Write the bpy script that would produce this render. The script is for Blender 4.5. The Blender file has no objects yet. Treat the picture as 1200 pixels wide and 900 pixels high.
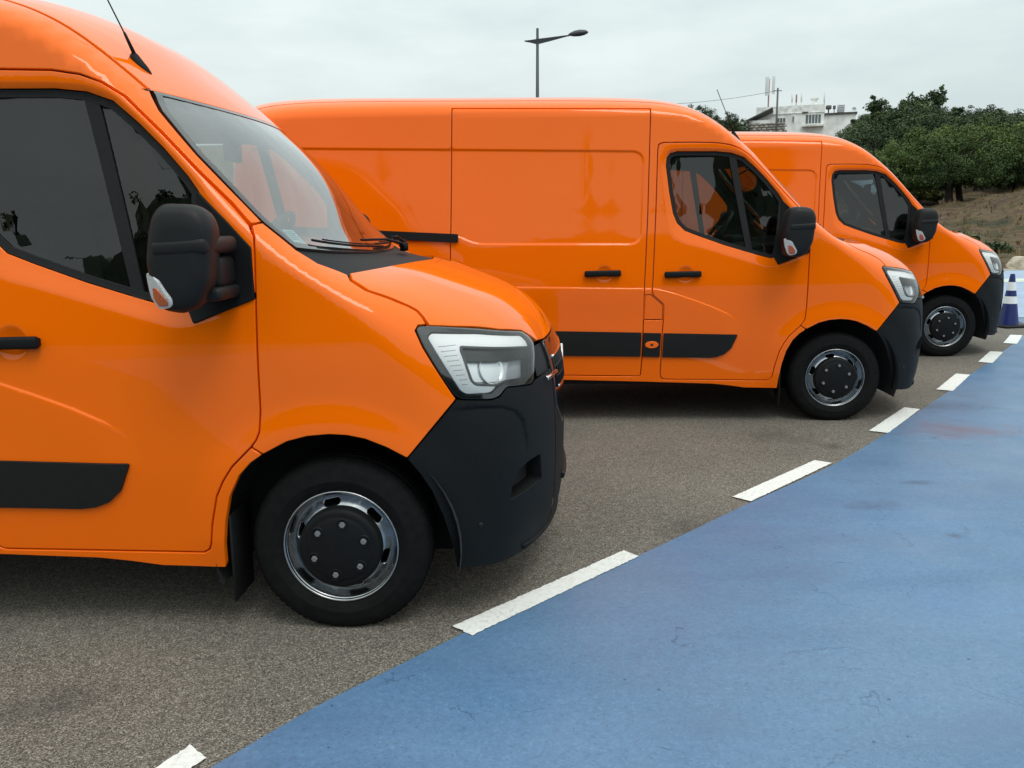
import bpy, bmesh, math, random
import numpy as np
from mathutils import Vector, Matrix
from mathutils.geometry import delaunay_2d_cdt

scene = bpy.context.scene
COL = scene.collection
random.seed(7); RNG = np.random.default_rng(7)

# ------------------------------------------------------------------ camera, sky, sun, exposure
cam_d = bpy.data.cameras.new('camera'); cam_d.sensor_width = 36.0; cam_d.lens = 29.73
cam_d.clip_start = 0.05; cam_d.clip_end = 3000
cam = bpy.data.objects.new('camera', cam_d); COL.objects.link(cam)
PITCH, ROLL, CAM_H = 0.18918, 0.01561, 1.538
_r0 = Vector((1, 0, 0)); _f = Vector((0, math.cos(PITCH), -math.sin(PITCH))); _d0 = Vector((0, -math.sin(PITCH), -math.cos(PITCH)))
_r = math.cos(ROLL)*_r0 + math.sin(ROLL)*_d0; _d = -math.sin(ROLL)*_r0 + math.cos(ROLL)*_d0
cam.matrix_world = Matrix(((_r.x, -_d.x, -_f.x, 0), (_r.y, -_d.y, -_f.y, 0), (_r.z, -_d.z, -_f.z, CAM_H), (0, 0, 0, 1)))
scene.camera = cam

SUN_EL, SUN_ROT = math.radians(62), math.radians(150)
world = bpy.data.worlds.new('World'); scene.world = world; world.use_nodes = True
wn, wl = world.node_tree.nodes, world.node_tree.links
wn.clear()
w_out = wn.new('ShaderNodeOutputWorld'); w_bg = wn.new('ShaderNodeBackground'); w_bg.inputs['Strength'].default_value = 0.1
w_sky = wn.new('ShaderNodeTexSky'); w_sky.sky_type = 'NISHITA'; w_sky.sun_disc = False
w_sky.sun_elevation = SUN_EL; w_sky.sun_rotation = SUN_ROT
w_tc = wn.new('ShaderNodeTexCoord'); w_map = wn.new('ShaderNodeMapping'); w_map.inputs['Scale'].default_value = (1.6, 1.6, 5.5)
w_n = wn.new('ShaderNodeTexNoise'); w_n.inputs['Scale'].default_value = 1.7; w_n.inputs['Detail'].default_value = 5; w_n.inputs['Roughness'].default_value = 0.55
w_ramp = wn.new('ShaderNodeValToRGB')
w_ramp.color_ramp.elements[0].position = 0.36; w_ramp.color_ramp.elements[0].color = (6.35, 7.22, 7.25, 1)
w_ramp.color_ramp.elements[1].position = 0.60; w_ramp.color_ramp.elements[1].color = (7.65, 8.5, 8.28, 1)
w_mix = wn.new('ShaderNodeMix'); w_mix.data_type = 'RGBA'; w_mix.inputs['Factor'].default_value = 0.93
wl.new(w_tc.outputs['Generated'], w_map.inputs['Vector']); wl.new(w_map.outputs['Vector'], w_n.inputs['Vector'])
wl.new(w_n.outputs['Fac'], w_ramp.inputs['Fac'])
# an overcast sky is evenly brighter towards the zenith
w_sep = wn.new('ShaderNodeSeparateXYZ'); w_el = wn.new('ShaderNodeMapRange'); w_el.interpolation_type = 'LINEAR'
w_el.inputs['From Min'].default_value = 0.0; w_el.inputs['From Max'].default_value = 1.0; w_el.inputs['To Min'].default_value = 0.92; w_el.inputs['To Max'].default_value = 2.15
w_mul = wn.new('ShaderNodeMix'); w_mul.data_type = 'RGBA'; w_mul.blend_type = 'MULTIPLY'; w_mul.inputs['Factor'].default_value = 1.0
wl.new(w_tc.outputs['Generated'], w_sep.inputs[0]); wl.new(w_sep.outputs['Z'], w_el.inputs['Value'])
wl.new(w_ramp.outputs['Color'], w_mul.inputs['A']); wl.new(w_el.outputs['Result'], w_mul.inputs['B'])
wl.new(w_sky.outputs['Color'], w_mix.inputs['A']); wl.new(w_mul.outputs['Result'], w_mix.inputs['B'])
wl.new(w_mix.outputs['Result'], w_bg.inputs['Color']); wl.new(w_bg.outputs['Background'], w_out.inputs['Surface'])

sun_d = bpy.data.lights.new('sun', 'SUN'); sun_d.energy = 1.2; sun_d.angle = math.radians(25); sun_d.color = (1.0, 0.96, 0.9)
sun = bpy.data.objects.new('sun', sun_d); COL.objects.link(sun)
_sd = Vector((math.sin(SUN_ROT)*math.cos(SUN_EL), math.cos(SUN_ROT)*math.cos(SUN_EL), math.sin(SUN_EL)))
sun.rotation_euler = _sd.to_track_quat('Z', 'Y').to_euler()
scene.view_settings.view_transform = 'Standard'; scene.view_settings.look = 'None'
scene.view_settings.exposure = 0.0; scene.view_settings.gamma = 1.0; scene.view_settings.use_curve_mapping = False
scene.render.resolution_x = 1024; scene.render.resolution_y = 768

# ------------------------------------------------------------------ materials
MATS = {}
def mat(name, col, rough=0.5, metal=0.0, coat=0.0, coat_r=0.03, spec=0.5, noise=None, bump=None, trans=None):
    """noise = (scale, amount, detail): lightness mottling; bump = (scale, strength, distance)."""
    m = bpy.data.materials.new(name); m.use_nodes = True
    nt = m.node_tree; N = nt.nodes; L = nt.links; b = N['Principled BSDF']
    b.inputs['Base Color'].default_value = (*col, 1); b.inputs['Roughness'].default_value = rough
    b.inputs['Metallic'].default_value = metal; b.inputs['Coat Weight'].default_value = coat
    b.inputs['Coat Roughness'].default_value = coat_r; b.inputs['Specular IOR Level'].default_value = spec
    tc = N.new('ShaderNodeTexCoord')
    if noise:
        n = N.new('ShaderNodeTexNoise'); n.inputs['Scale'].default_value = noise[0]
        n.inputs['Detail'].default_value = noise[2] if len(noise) > 2 else 4
        L.new(tc.outputs['Object'], n.inputs['Vector'])
        r = N.new('ShaderNodeValToRGB'); a = noise[1]
        r.color_ramp.elements[0].position = .3; r.color_ramp.elements[1].position = .7
        r.color_ramp.elements[0].color = (*[c*(1-a) for c in col], 1); r.color_ramp.elements[1].color = (*[min(1, c*(1+a)) for c in col], 1)
        L.new(n.outputs['Fac'], r.inputs['Fac']); L.new(r.outputs['Color'], b.inputs['Base Color'])
    if bump:
        n2 = N.new('ShaderNodeTexNoise'); n2.inputs['Scale'].default_value = bump[0]; n2.inputs['Detail'].default_value = 3
        L.new(tc.outputs['Object'], n2.inputs['Vector'])
        bp = N.new('ShaderNodeBump'); bp.inputs['Strength'].default_value = bump[1]; bp.inputs['Distance'].default_value = bump[2]
        L.new(n2.outputs['Fac'], bp.inputs['Height']); L.new(bp.outputs['Normal'], b.inputs['Normal'])
    MATS[name] = m; return m

def thin_glass(name, tint, ior=1.5, rough=0.0):
    m = bpy.data.materials.new(name); m.use_nodes = True
    N = m.node_tree.nodes; L = m.node_tree.links; N.clear()
    o = N.new('ShaderNodeOutputMaterial'); mx = N.new('ShaderNodeMixShader'); t = N.new('ShaderNodeBsdfTransparent')
    g = N.new('ShaderNodeBsdfGlossy'); f = N.new('ShaderNodeFresnel'); ma = N.new('ShaderNodeMath')
    t.inputs['Color'].default_value = (*tint, 1); g.inputs['Roughness'].default_value = rough; f.inputs['IOR'].default_value = ior
    ma.operation = 'MULTIPLY'; ma.inputs[1].default_value = 1.75; ma.use_clamp = True      # two faces of one thin pane
    L.new(f.outputs['Fac'], ma.inputs[0]); L.new(ma.outputs[0], mx.inputs['Fac'])
    L.new(t.outputs[0], mx.inputs[1]); L.new(g.outputs[0], mx.inputs[2]); L.new(mx.outputs[0], o.inputs['Surface'])
    MATS[name] = m; return m

PAINT = mat('orange_paint', (0.92, 0.148, 0.0005), 0.5, coat=0.95, coat_r=0.015, spec=0.0, noise=(1.2, .02)); PAINT.node_tree.nodes['Principled BSDF'].inputs['Coat IOR'].default_value = 1.43
PLASTIC = mat('black_plastic', (0.0068, 0.0076, 0.0082), 0.58, spec=.17, noise=(60, .12), bump=(900, .12, .0006))
LAMPGREY = mat('lamp_side_grey', (0.42, 0.43, 0.47), 0.3, coat=.3)
PLASTIC2 = mat('dark_grey_plastic', (0.0105, 0.0108, 0.0112), 0.52, spec=.24, noise=(40, .12), bump=(900, .1, .0005))
GLOSSBLACK = mat('gloss_black', (0.012, 0.013, 0.015), 0.12, coat=.6)
RUBBER = mat('rubber', (0.008, 0.008, 0.0085), 0.6, spec=.3, noise=(50, .2))
TYRE = mat('tyre_rubber', (0.0085, 0.0085, 0.0088), 0.8, spec=.1, noise=(30, .25), bump=(260, .2, .001))
STEEL = mat('silver_rim', (0.44, 0.45, 0.46), 0.27, metal=1.0, noise=(14, .15))
NUT = mat('wheel_nut_steel', (0.33, 0.335, 0.34), 0.38, metal=.7)
CHROME = mat('chrome', (0.82, 0.83, 0.84), 0.08, metal=1.0)
DARK = mat('underside_black', (0.010, 0.010, 0.011), 0.85, noise=(9, .3))
TRIM = mat('grey_cabin_trim', (0.30, 0.34, 0.34), 0.7, noise=(25, .08))
DASH = mat('dark_dashboard', (0.040, 0.046, 0.049), 0.6, noise=(50, .15))
FABRIC = mat('dark_seat_fabric', (0.035, 0.036, 0.040), 0.9, noise=(80, .25))
WHITELAMP = mat('white_lamp_guide', (0.94, 0.95, 0.95), 0.35, coat=.3)
LAMPDARK = mat('projector_reflection_dark', (0.012, 0.013, 0.014), 0.3, coat=.3)
SILVERBOWL = mat('lamp_reflector', (0.92, 0.94, 0.96), 0.22, metal=.45)
AMBER = mat('amber_lens', (0.42, 0.085, 0.02), 0.25, coat=.8, noise=(120, .35))
CLEARLENS = mat('pale_indicator_lens', (0.48, 0.49, 0.49), 0.18, coat=1.0, noise=(150, .25))
STICKER = mat('pale_blue_sticker', (0.62, 0.93, 0.96), 0.5)
STICKERINK = mat('sticker_ink', (0.16, 0.36, 0.42), 0.5)
_nt = PAINT.node_tree; _n = _nt.nodes.new('ShaderNodeTexNoise'); _n.inputs['Scale'].default_value = 2.3; _n.inputs['Detail'].default_value = 7; _r = _nt.nodes.new('ShaderNodeMapRange')
_r.inputs['From Min'].default_value = .35; _r.inputs['From Max'].default_value = .75; _r.inputs['To Min'].default_value = .012; _r.inputs['To Max'].default_value = .075      # a thin uneven film of road dust
_nt.links.new(_nt.nodes['Texture Coordinate'].outputs['Object'], _n.inputs['Vector']); _nt.links.new(_n.outputs['Fac'], _r.inputs['Value']); _nt.links.new(_r.outputs[0], _nt.nodes['Principled BSDF'].inputs['Coat Roughness'])
GLASS = thin_glass('side_glass', (0.42, 0.48, 0.46))
WSGLASS = thin_glass('windscreen_glass', (0.74, 0.80, 0.78), 1.85)
LENS = thin_glass('headlight_lens', (0.97, 0.98, 0.98), 1.4)
TAIL = mat('red_tail_lens', (0.5, 0.02, 0.02), 0.15, coat=.6)

# ------------------------------------------------------------------ object helpers
def tag(o, label=None, cat=None, group=None, kind=None):
    if label: o['label'] = label
    if cat: o['category'] = cat
    if group: o['group'] = group
    if kind: o['kind'] = kind
    return o
def empty(name, loc=(0, 0, 0), rz=0.0, **k):
    o = bpy.data.objects.new(name, None); COL.objects.link(o); o.location = loc; o.rotation_euler = (0, 0, rz)
    o.empty_display_size = .2
    return tag(o, **k)
def link(name, me, parent=None, **k):
    o = bpy.data.objects.new(name, me); COL.objects.link(o)
    if parent: o.parent = parent
    return tag(o, **k)
class MB:
    """A mesh in the making: vertices, faces, a material slot per face, optional smooth normals."""
    def __init__(s): s.v = []; s.f = []; s.m = []; s.n = []; s.sm = []
    def add(s, v, f, slot=0, n=None, smooth=False):
        o = len(s.v); s.v += [tuple(map(float, p)) for p in v]; s.f += [tuple(int(i)+o for i in q) for q in f]
        s.m += [slot]*len(f); s.sm += [smooth]*len(f)
        s.n += ([tuple(map(float, p)) for p in n] if n is not None else [None]*len(v)); return s
    def mirror(s):
        r = MB(); r.v = [(x, -y, z) for x, y, z in s.v]; r.f = [tuple(reversed(q)) for q in s.f]; r.m = list(s.m); r.sm = list(s.sm)
        r.n = [None if q is None else (q[0], -q[1], q[2]) for q in s.n]; return r
    def join(s, o, dslot=0):
        k = len(s.v); s.v += o.v; s.f += [tuple(i+k for i in q) for q in o.f]; s.m += [a+dslot for a in o.m]; s.sm += o.sm; s.n += o.n; return s
    def moved(s, M):
        M = Matrix(M); R = M.to_3x3(); r = MB(); r.v = [tuple(M @ Vector(p)) for p in s.v]; r.f = list(s.f); r.m = list(s.m); r.sm = list(s.sm)
        r.n = [None if q is None else tuple(R @ Vector(q)) for q in s.n]; return r
    def mesh(s, name, mats):
        me = bpy.data.meshes.new(name); me.from_pydata(s.v, [], s.f)
        for m in (mats if isinstance(mats, (list, tuple)) else [mats]): me.materials.append(m)
        me.polygons.foreach_set('material_index', s.m); me.polygons.foreach_set('use_smooth', s.sm)
        me.update()
        if any(q is not None for q in s.n):
            vn = np.array([q if q is not None else (0, 0, 0) for q in s.n]); ln = np.linalg.norm(vn, axis=1)
            ln[ln == 0] = 1; me.normals_split_custom_set_from_vertices((vn/ln[:, None]).tolist())
        return me
    def obj(s, name, mats, parent=None, **k): return link(name, s.mesh(name, mats), parent, **k)

def rbox(c, size, r=0.0, seg=2, rot=None):
    """Rounded box as an MB."""
    bm = bmesh.new(); bmesh.ops.create_cube(bm, size=1.0)
    for v in bm.verts: v.co = Vector((v.co.x*size[0], v.co.y*size[1], v.co.z*size[2]))
    if r > 0: bmesh.ops.bevel(bm, geom=list(bm.edges), offset=r, segments=seg, profile=.5, affect='EDGES')
    M = Matrix.Translation(c) @ (rot.to_4x4() if rot is not None else Matrix.Identity(4))
    bm.verts.ensure_lookup_table(); o = MB()
    o.add([M @ v.co for v in bm.verts], [[v.index for v in f.verts] for f in bm.faces], smooth=False)
    o.sm = [r > 0]*len(o.f); bm.free(); return o
def tube(pts, rad, n=8, cap=True):
    pts = [Vector(p) for p in pts]; rad = rad if isinstance(rad, (list, tuple)) else [rad]*len(pts)
    V = []; Fc = []; up = None
    for i, p in enumerate(pts):
        t = (pts[min(i+1, len(pts)-1)]-pts[max(i-1, 0)]).normalized()
        if up is None: up = Vector((0, 0, 1)) if abs(t.z) < .9 else Vector((1, 0, 0))
        a = t.cross(up).normalized(); b = a.cross(t).normalized(); up = b
        V += [p+(a*math.cos(k*2*math.pi/n)+b*math.sin(k*2*math.pi/n))*rad[i] for k in range(n)]
    for i in range(len(pts)-1):
        for k in range(n):
            q = (k+1) % n; Fc.append((i*n+k, i*n+q, (i+1)*n+q, (i+1)*n+k))
    o = MB(); o.add(V, Fc, smooth=True)
    if cap: o.f += [tuple(range(n-1, -1, -1)), tuple(range((len(pts)-1)*n, len(pts)*n))]; o.m += [0, 0]; o.sm += [False, False]
    return o
def lathe_y(prof, n=64, closed=False):
    """prof = [(radius, y)], spun about the Y axis; faces look along the left of the profile."""
    V = []; Fc = []; m = len(prof)
    for k in range(n):
        a = 2*math.pi*k/n
        V += [(r*math.cos(a), y, r*math.sin(a)) for r, y in prof]
    for k in range(n):
        q = (k+1) % n
        for i in range(m-1 if not closed else m):
            j = (i+1) % m; Fc.append((k*m+i, k*m+j, q*m+j, q*m+i))
    o = MB(); o.add(V, Fc, smooth=True); return o

# ------------------------------------------------------------------ the van's skin: one implicit surface shared by all panels
def pchip(xs,ys):
    xs=np.array(xs,float);ys=np.array(ys,float);h=np.diff(xs);d=np.diff(ys)/h
    m=np.zeros(len(xs));m[0]=d[0];m[-1]=d[-1]
    for i in range(1,len(xs)-1):
        m[i]=0 if d[i-1]*d[i]<=0 else 2*d[i-1]*d[i]/(d[i-1]+d[i])
    def f(x):
        x=np.clip(np.asarray(x,float),xs[0],xs[-1]);i=np.clip(np.searchsorted(xs,x)-1,0,len(h)-1)
        t=(x-xs[i])/h[i]
        return ys[i]*(2*t**3-3*t*t+1)+h[i]*m[i]*(t**3-2*t*t+t)+ys[i+1]*(3*t*t-2*t**3)+h[i]*m[i+1]*(t**3-t*t)
    return f
def smooth_path(P,n):
    # centripetal catmull-rom, n samples per segment
    P=np.array(P,float);out=[]
    Q=np.vstack([2*P[0]-P[1],P,2*P[-1]-P[-2]])
    for i in range(1,len(Q)-2):
        p0,p1,p2,p3=Q[i-1:i+3]
        d=[max(1e-6,np.linalg.norm(b-a)**.5) for a,b in ((p0,p1),(p1,p2),(p2,p3))]
        t0=0;t1=d[0];t2=t1+d[1];t3=t2+d[2]
        for t in np.linspace(t1,t2,n,endpoint=False):
            A1=(t1-t)/(t1-t0)*p0+(t-t0)/(t1-t0)*p1;A2=(t2-t)/(t2-t1)*p1+(t-t1)/(t2-t1)*p2;A3=(t3-t)/(t3-t2)*p2+(t-t2)/(t3-t2)*p3
            B1=(t2-t)/(t2-t0)*A1+(t-t0)/(t2-t0)*A2;B2=(t3-t)/(t3-t1)*A2+(t-t1)/(t3-t1)*A3
            out.append((t2-t)/(t2-t1)*B1+(t-t1)/(t2-t1)*B2)
    out.append(P[-1]);return np.array(out)
# silhouette on the centre plane <-> line where the rounding of the side begins
PAIRS=[((-4.70,.45),(-4.50,.45)),((-4.70,1.2),(-4.50,1.2)),((-4.69,1.8),(-4.5,1.8)),((-4.66,2.3),(-4.47,2.14)),((-4.58,2.49),(-4.4,2.29)),((-4.3,2.545),(-4.25,2.33)),
((-3.,2.53),(-3.,2.315)),((-1.8,2.51),(-1.8,2.29)),((-1.4,2.488),(-1.38,2.275)),((-1.215,2.458),(-1.2,2.265)),((-1.085,2.418),(-1.09,2.235)),((-.965,2.362),(-.995,2.20)),((-.855,2.292),(-.91,2.145)),
((-.74,2.198),(-.83,2.09)),((-.625,2.105),(-.77,2.038)),((-.52,2.018),(-.715,1.985)),((-.385,1.905),(-.60,1.86)),((-.245,1.758),(-.475,1.70)),((-.125,1.585),(-.345,1.56)),((-.03,1.455),(-.22,1.445)),
((.09,1.405),(-.10,1.38)),((.25,1.376),(-.01,1.305)),((.39,1.33),(.06,1.24)),((.505,1.288),(.11,1.185)),((.61,1.245),(.15,1.135)),((.698,1.188),(.175,1.09)),((.762,1.122),(.19,1.05)),((.80,1.06),(.2,1.01)),((.829,1.0),(.205,.96)),
((.848,.92),(.21,.89)),((.858,.8),(.21,.78)),((.863,.65),(.21,.64)),((.861,.5),(.21,.5)),((.855,.38),(.21,.38)),((.842,.28),(.21,.3)),((.815,.22),(.21,.22))]
def relax(L,n):
    L=L.copy()
    for _ in range(n): L[1:-1]=.25*L[:-2]+.5*L[1:-1]+.25*L[2:]
    return L
OUT=relax(smooth_path([p[0] for p in PAIRS],4),2);INN=relax(smooth_path([p[1] for p in PAIRS],4),22)
_fine=lambda L:np.vstack([L[:32],smooth_path(L[32:],2)])                # finer from the cab forward
wz=pchip([.2,.4,.7,1.0,1.3,1.6,1.9,2.2,2.5],[.985,1.002,1.02,1.02,1.003,.972,.945,.925,.91])
wx=pchip([-4.7,-.3,0,.3,.5,.85],[1,1,.992,.972,.955,.93])
A_=pchip([-4.7,-1.3,-.7,-.3,0,.3,.85],[2.4,2.3,1.95,1.85,2.3,3.0,3.3]);B_=2.3
def softdist(x,z,L):
    a=L[:-1];d=L[1:]-a;ln=np.linalg.norm(d,axis=1);d=d/ln[:,None]
    px=x[:,None]-a[:,0];pz=z[:,None]-a[:,1]
    s=px*d[:,0]+pz*d[:,1];h=np.maximum(np.abs(px*d[:,1]-pz*d[:,0]),1e-5)
    g=lambda u:u/(2*h*h*(h*h+u*u))+np.arctan(u/h)/(2*h**3)
    I=(g(ln-s)-g(-s)).sum(1)
    return (np.maximum(I,1e-9)/(np.pi/2))**(-1/3.)
_CL=np.vstack([_fine(INN),[(.21,-2),(-4.5,-2)]])
def inside(x,z,L=_CL):
    L=np.asarray(L,float);M=np.roll(L,-1,0);k=L[:,1]!=M[:,1];a=L[k];b=M[k];r=np.zeros(x.shape,bool)
    sl=(b[:,0]-a[:,0])/(b[:,1]-a[:,1])
    for i in range(0,len(x),4000):
        X=x[i:i+4000,None];Z=z[i:i+4000,None];c=(a[:,1]>Z)!=(b[:,1]>Z)
        r[i:i+4000]=((c&(X<sl*(Z-a[:,1])+a[:,0])).sum(1)%2)==1
    return r
_ext=lambda L:np.vstack([[(L[0,0],-3)],L,[(L[-1,0],-3)]])
OUTX=_ext(_fine(OUT));INX=_ext(_fine(INN));_OC=np.vstack([_fine(OUT),[(.8,-3),(-4.7,-3)]])
def _texact(x,z):
    i=inside(x,z);di=np.where(i,0,softdist(x,z,INX));do=softdist(x,z,OUTX)
    t=di/(di+do);return np.where(inside(x,z,_OC),t,2-t)
class Field:
    """A function of (x, z) sampled on a grid, blurred a little and read back as a smooth cubic B-spline."""
    def __init__(s,f,x0,x1,z0,z1,h,sig):
        s.x0,s.z0,s.h=x0,z0,h;s.nx=int((x1-x0)/h)+1;s.nz=int((z1-z0)/h)+1
        X,Z=np.meshgrid(x0+h*np.arange(s.nx),z0+h*np.arange(s.nz),indexing='ij');x=X.ravel();z=Z.ravel();v=np.empty(len(x))
        for i in range(0,len(x),20000): v[i:i+20000]=f(x[i:i+20000],z[i:i+20000])
        g=v.reshape(s.nx,s.nz);k=np.exp(-.5*(np.arange(-4,5)/sig)**2);k/=k.sum()
        for ax in (0,1):
            p=np.concatenate([np.repeat(g.take([0],ax),4,ax),g,np.repeat(g.take([-1],ax),4,ax)],ax);n=g.shape[ax]
            g=sum(w*p.take(range(j,j+n),ax) for j,w in enumerate(k))
        s.g=g
    def __call__(s,x,z):
        u=np.clip((np.asarray(x,float)-s.x0)/s.h,1,s.nx-3);w=np.clip((np.asarray(z,float)-s.z0)/s.h,1,s.nz-3);i=u.astype(int);j=w.astype(int);u=u-i;w=w-j
        B=lambda t:((1-t)**3/6,(3*t**3-6*t*t+4)/6,(-3*t**3+3*t*t+3*t+1)/6,t**3/6);bu=B(u);bw=B(w)
        return sum(bu[a]*bw[b]*s.g[i+a-1,j+b-1] for a in range(4) for b in range(4))
tfield=Field(_texact,-4.95,1.05,.1,2.75,.0125,2.2)
def Wf(x,z): return wz(z)*wx(x)
def eta_of_t(t,x):                                                     # soft start, so that highlights run smoothly into the flat side
    t=np.clip(t,0,1);t=1.12*t*t/(t+.12);return np.maximum(0,1-t**(.845*A_(x)))**(1/B_)
def Yof(x,z): return Wf(x,z)*eta_of_t(tfield(x,z),x)

def segdist(x, z, P):
    """Signed distance to an open polyline (left of travel positive) and the parameter along it (0..1)."""
    P = np.array(P, float); a = P[:-1]; d = P[1:]-a; ln = np.linalg.norm(d, axis=1); cum = np.concatenate([[0], np.cumsum(ln)])
    t = ((x[:, None]-a[:, 0])*d[:, 0]+(z[:, None]-a[:, 1])*d[:, 1])/ln**2; tc = np.clip(t, 0, 1)
    dx = x[:, None]-(a[:, 0]+tc*d[:, 0]); dz = z[:, None]-(a[:, 1]+tc*d[:, 1]); q = np.hypot(dx, dz); i = q.argmin(1); k = np.arange(len(x))
    sg = np.sign(d[i, 0]*dz[k, i]-d[i, 1]*dx[k, i])
    return q[k, i]*np.where(sg == 0, 1, sg), (cum[i]+tc[k, i]*ln[i])/cum[-1]
def sstep(a, b, x): t = np.clip((x-a)/(b-a), 0, 1); return t*t*(3-2*t)
def polydist(x, z, P):
    """Distance to a closed polygon, negative inside."""
    P = np.array(P, float); Q = np.vstack([P, P[:1]]); d, _ = segdist(x, z, Q)
    return np.where(inside(x, z, P), -np.abs(d), np.abs(d))
def rounded(P, r, n=5):
    """Closed polygon with rounded corners; r is one radius or one per corner."""
    out = []; m = len(P)
    for i in range(m):
        p = np.array(P[i], float); a = np.array(P[i-1], float); b = np.array(P[(i+1) % m], float); ri = r[i] if isinstance(r, (list, tuple)) else r
        u = a-p; v = b-p; lu = np.linalg.norm(u); lv = np.linalg.norm(v); q = min(ri, lu*.45, lv*.45)
        if q < 1e-4: out.append(tuple(p)); continue
        p0 = p+u/lu*q; p1 = p+v/lv*q
        for k in range(n+1):
            t = k/n; out.append(tuple((1-t)**2*p0+2*t*(1-t)*p+t*t*p1))
    return out

WINDOW = [(-1.297, 1.93), (-1.291, 1.985), (-1.268, 2.015), (-1.216, 2.026), (-.94, 2.021), (-.825, 2.008), (-.735, 1.975), (-.65, 1.9), (-.563, 1.81), (-.482, 1.713), (-.447, 1.66), (-.455, 1.5), (-.478, 1.3), (-.499, 1.252), (-.53, 1.25), (-.579, 1.262), (-.694, 1.296), (-.867, 1.35), (-1.063, 1.421), (-1.156, 1.458), (-1.213, 1.514), (-1.242, 1.583), (-1.271, 1.738)][::-1]
BAND_ = [(-1.325, 1.93), (-1.312, 2.00), (-1.28, 2.038), (-1.216, 2.046), (-.94, 2.041), (-.82, 2.028), (-.72, 1.99), (-.632, 1.915), (-.545, 1.825), (-.40, 1.65), (-.26, 1.47), (-.25, 1.275), (-.476, 1.195), (-.554, 1.189), (-.635, 1.210), (-.753, 1.246), (-1.039, 1.335), (-1.177, 1.377), (-1.253, 1.437), (-1.283, 1.515), (-1.305, 1.738)][::-1]
BAND = [tuple(p) for p in smooth_path(BAND_+BAND_[:1], 4)[:-1]]
CREASE = [(-4.55, 1.105), (-2.453, 1.064), (-1.557, 1.042), (-1.452, 1.041), (-1.347, 1.033), (-1.231, 1.002), (-1.09, .953), (-.95, .90), (-.832, .846), (-.765, .80), (-.735, .755)]
PRESS = rounded([(-4.42, 2.118), (-4.42, 1.475), (-2.86, 1.44), (-2.72, 1.376), (-1.483, 1.357), (-1.462, 2.038)], [.08, .08, .05, .1, .09, .09])
BROW = [(.40, .872), (.54, .868), (.62, .855), (.672, .825), (.70, .775), (.712, .70), (.712, .60), (.70, .40), (.68, .2)]
BOWLS = [(-1.153, 1.136, .066), (-1.757, 1.147, .066)]
def _bandf(x, z):
    di = np.maximum(polydist(x, z, WINDOW), 0); do = np.maximum(-polydist(x, z, BAND), 0); return np.where(inside(x, z, np.array(BAND)), do/(di+do+1e-9), 0)
_band = Field(_bandf, -1.48, -.10, 1.10, 2.16, .0075, 1.0)
def relief(x, z):
    """Pressed features of the side, metres outward."""
    d = np.zeros_like(x)
    m = (x > -1.40) & (x < -.15) & (z > 1.12) & (z < 2.12)
    if m.any(): d[m] -= .021*_band(x[m], z[m])
    m = (x > -4.6) & (x < -.68) & (z > .62) & (z < 1.2)
    if m.any():
        s, t = segdist(x[m], z[m], CREASE)
        d[m] += .0075*sstep(.0, -.014, s)*(1-sstep(0.0, .30, -s))*(1-sstep(-.90, -.735, x[m]))
    m = (x > -4.5) & (x < -1.4) & (z > 1.3) & (z < 2.2)
    if m.any(): d[m] -= .0085*sstep(.006, -.014, polydist(x[m], z[m], PRESS))
    for cx in (0.0, -3.682):
        r = np.hypot(x-cx+.015, z-.335); d += .013*(1-sstep(.455, .60, r))*sstep(.2, .4, z)
    m = (x > .40) & (z > .3) & (z < .95)
    if m.any():
        s, t = segdist(x[m], z[m], BROW); d[m] -= .013*np.where(s < 0, np.exp(s/.07)*sstep(0, -.012, s), 0)*sstep(.40, .55, x[m])*sstep(.615, .70, z[m])
    for bx, bz, br in BOWLS:
        r = np.hypot(x-bx, z-bz)/br; d -= .016*np.maximum(0, 1-r*r)**1.3
    return d
def side_map(u, v, off=0.0):
    """(x, z) -> point on the near side (y < 0) and outward normal."""
    Y = lambda a, b: Yof(a, b)+relief(a, b)
    e = .0012; y = Y(u, v); nx = -(Y(u+e, v)-Y(u-e, v))/(2*e); nz = -(Y(u, v+e)-Y(u, v-e))/(2*e)
    n = np.stack([nx, -np.ones_like(nx), nz], 1); n /= np.linalg.norm(n, axis=1)[:, None]
    return np.stack([u, -y, v], 1)+n*off, n

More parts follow.
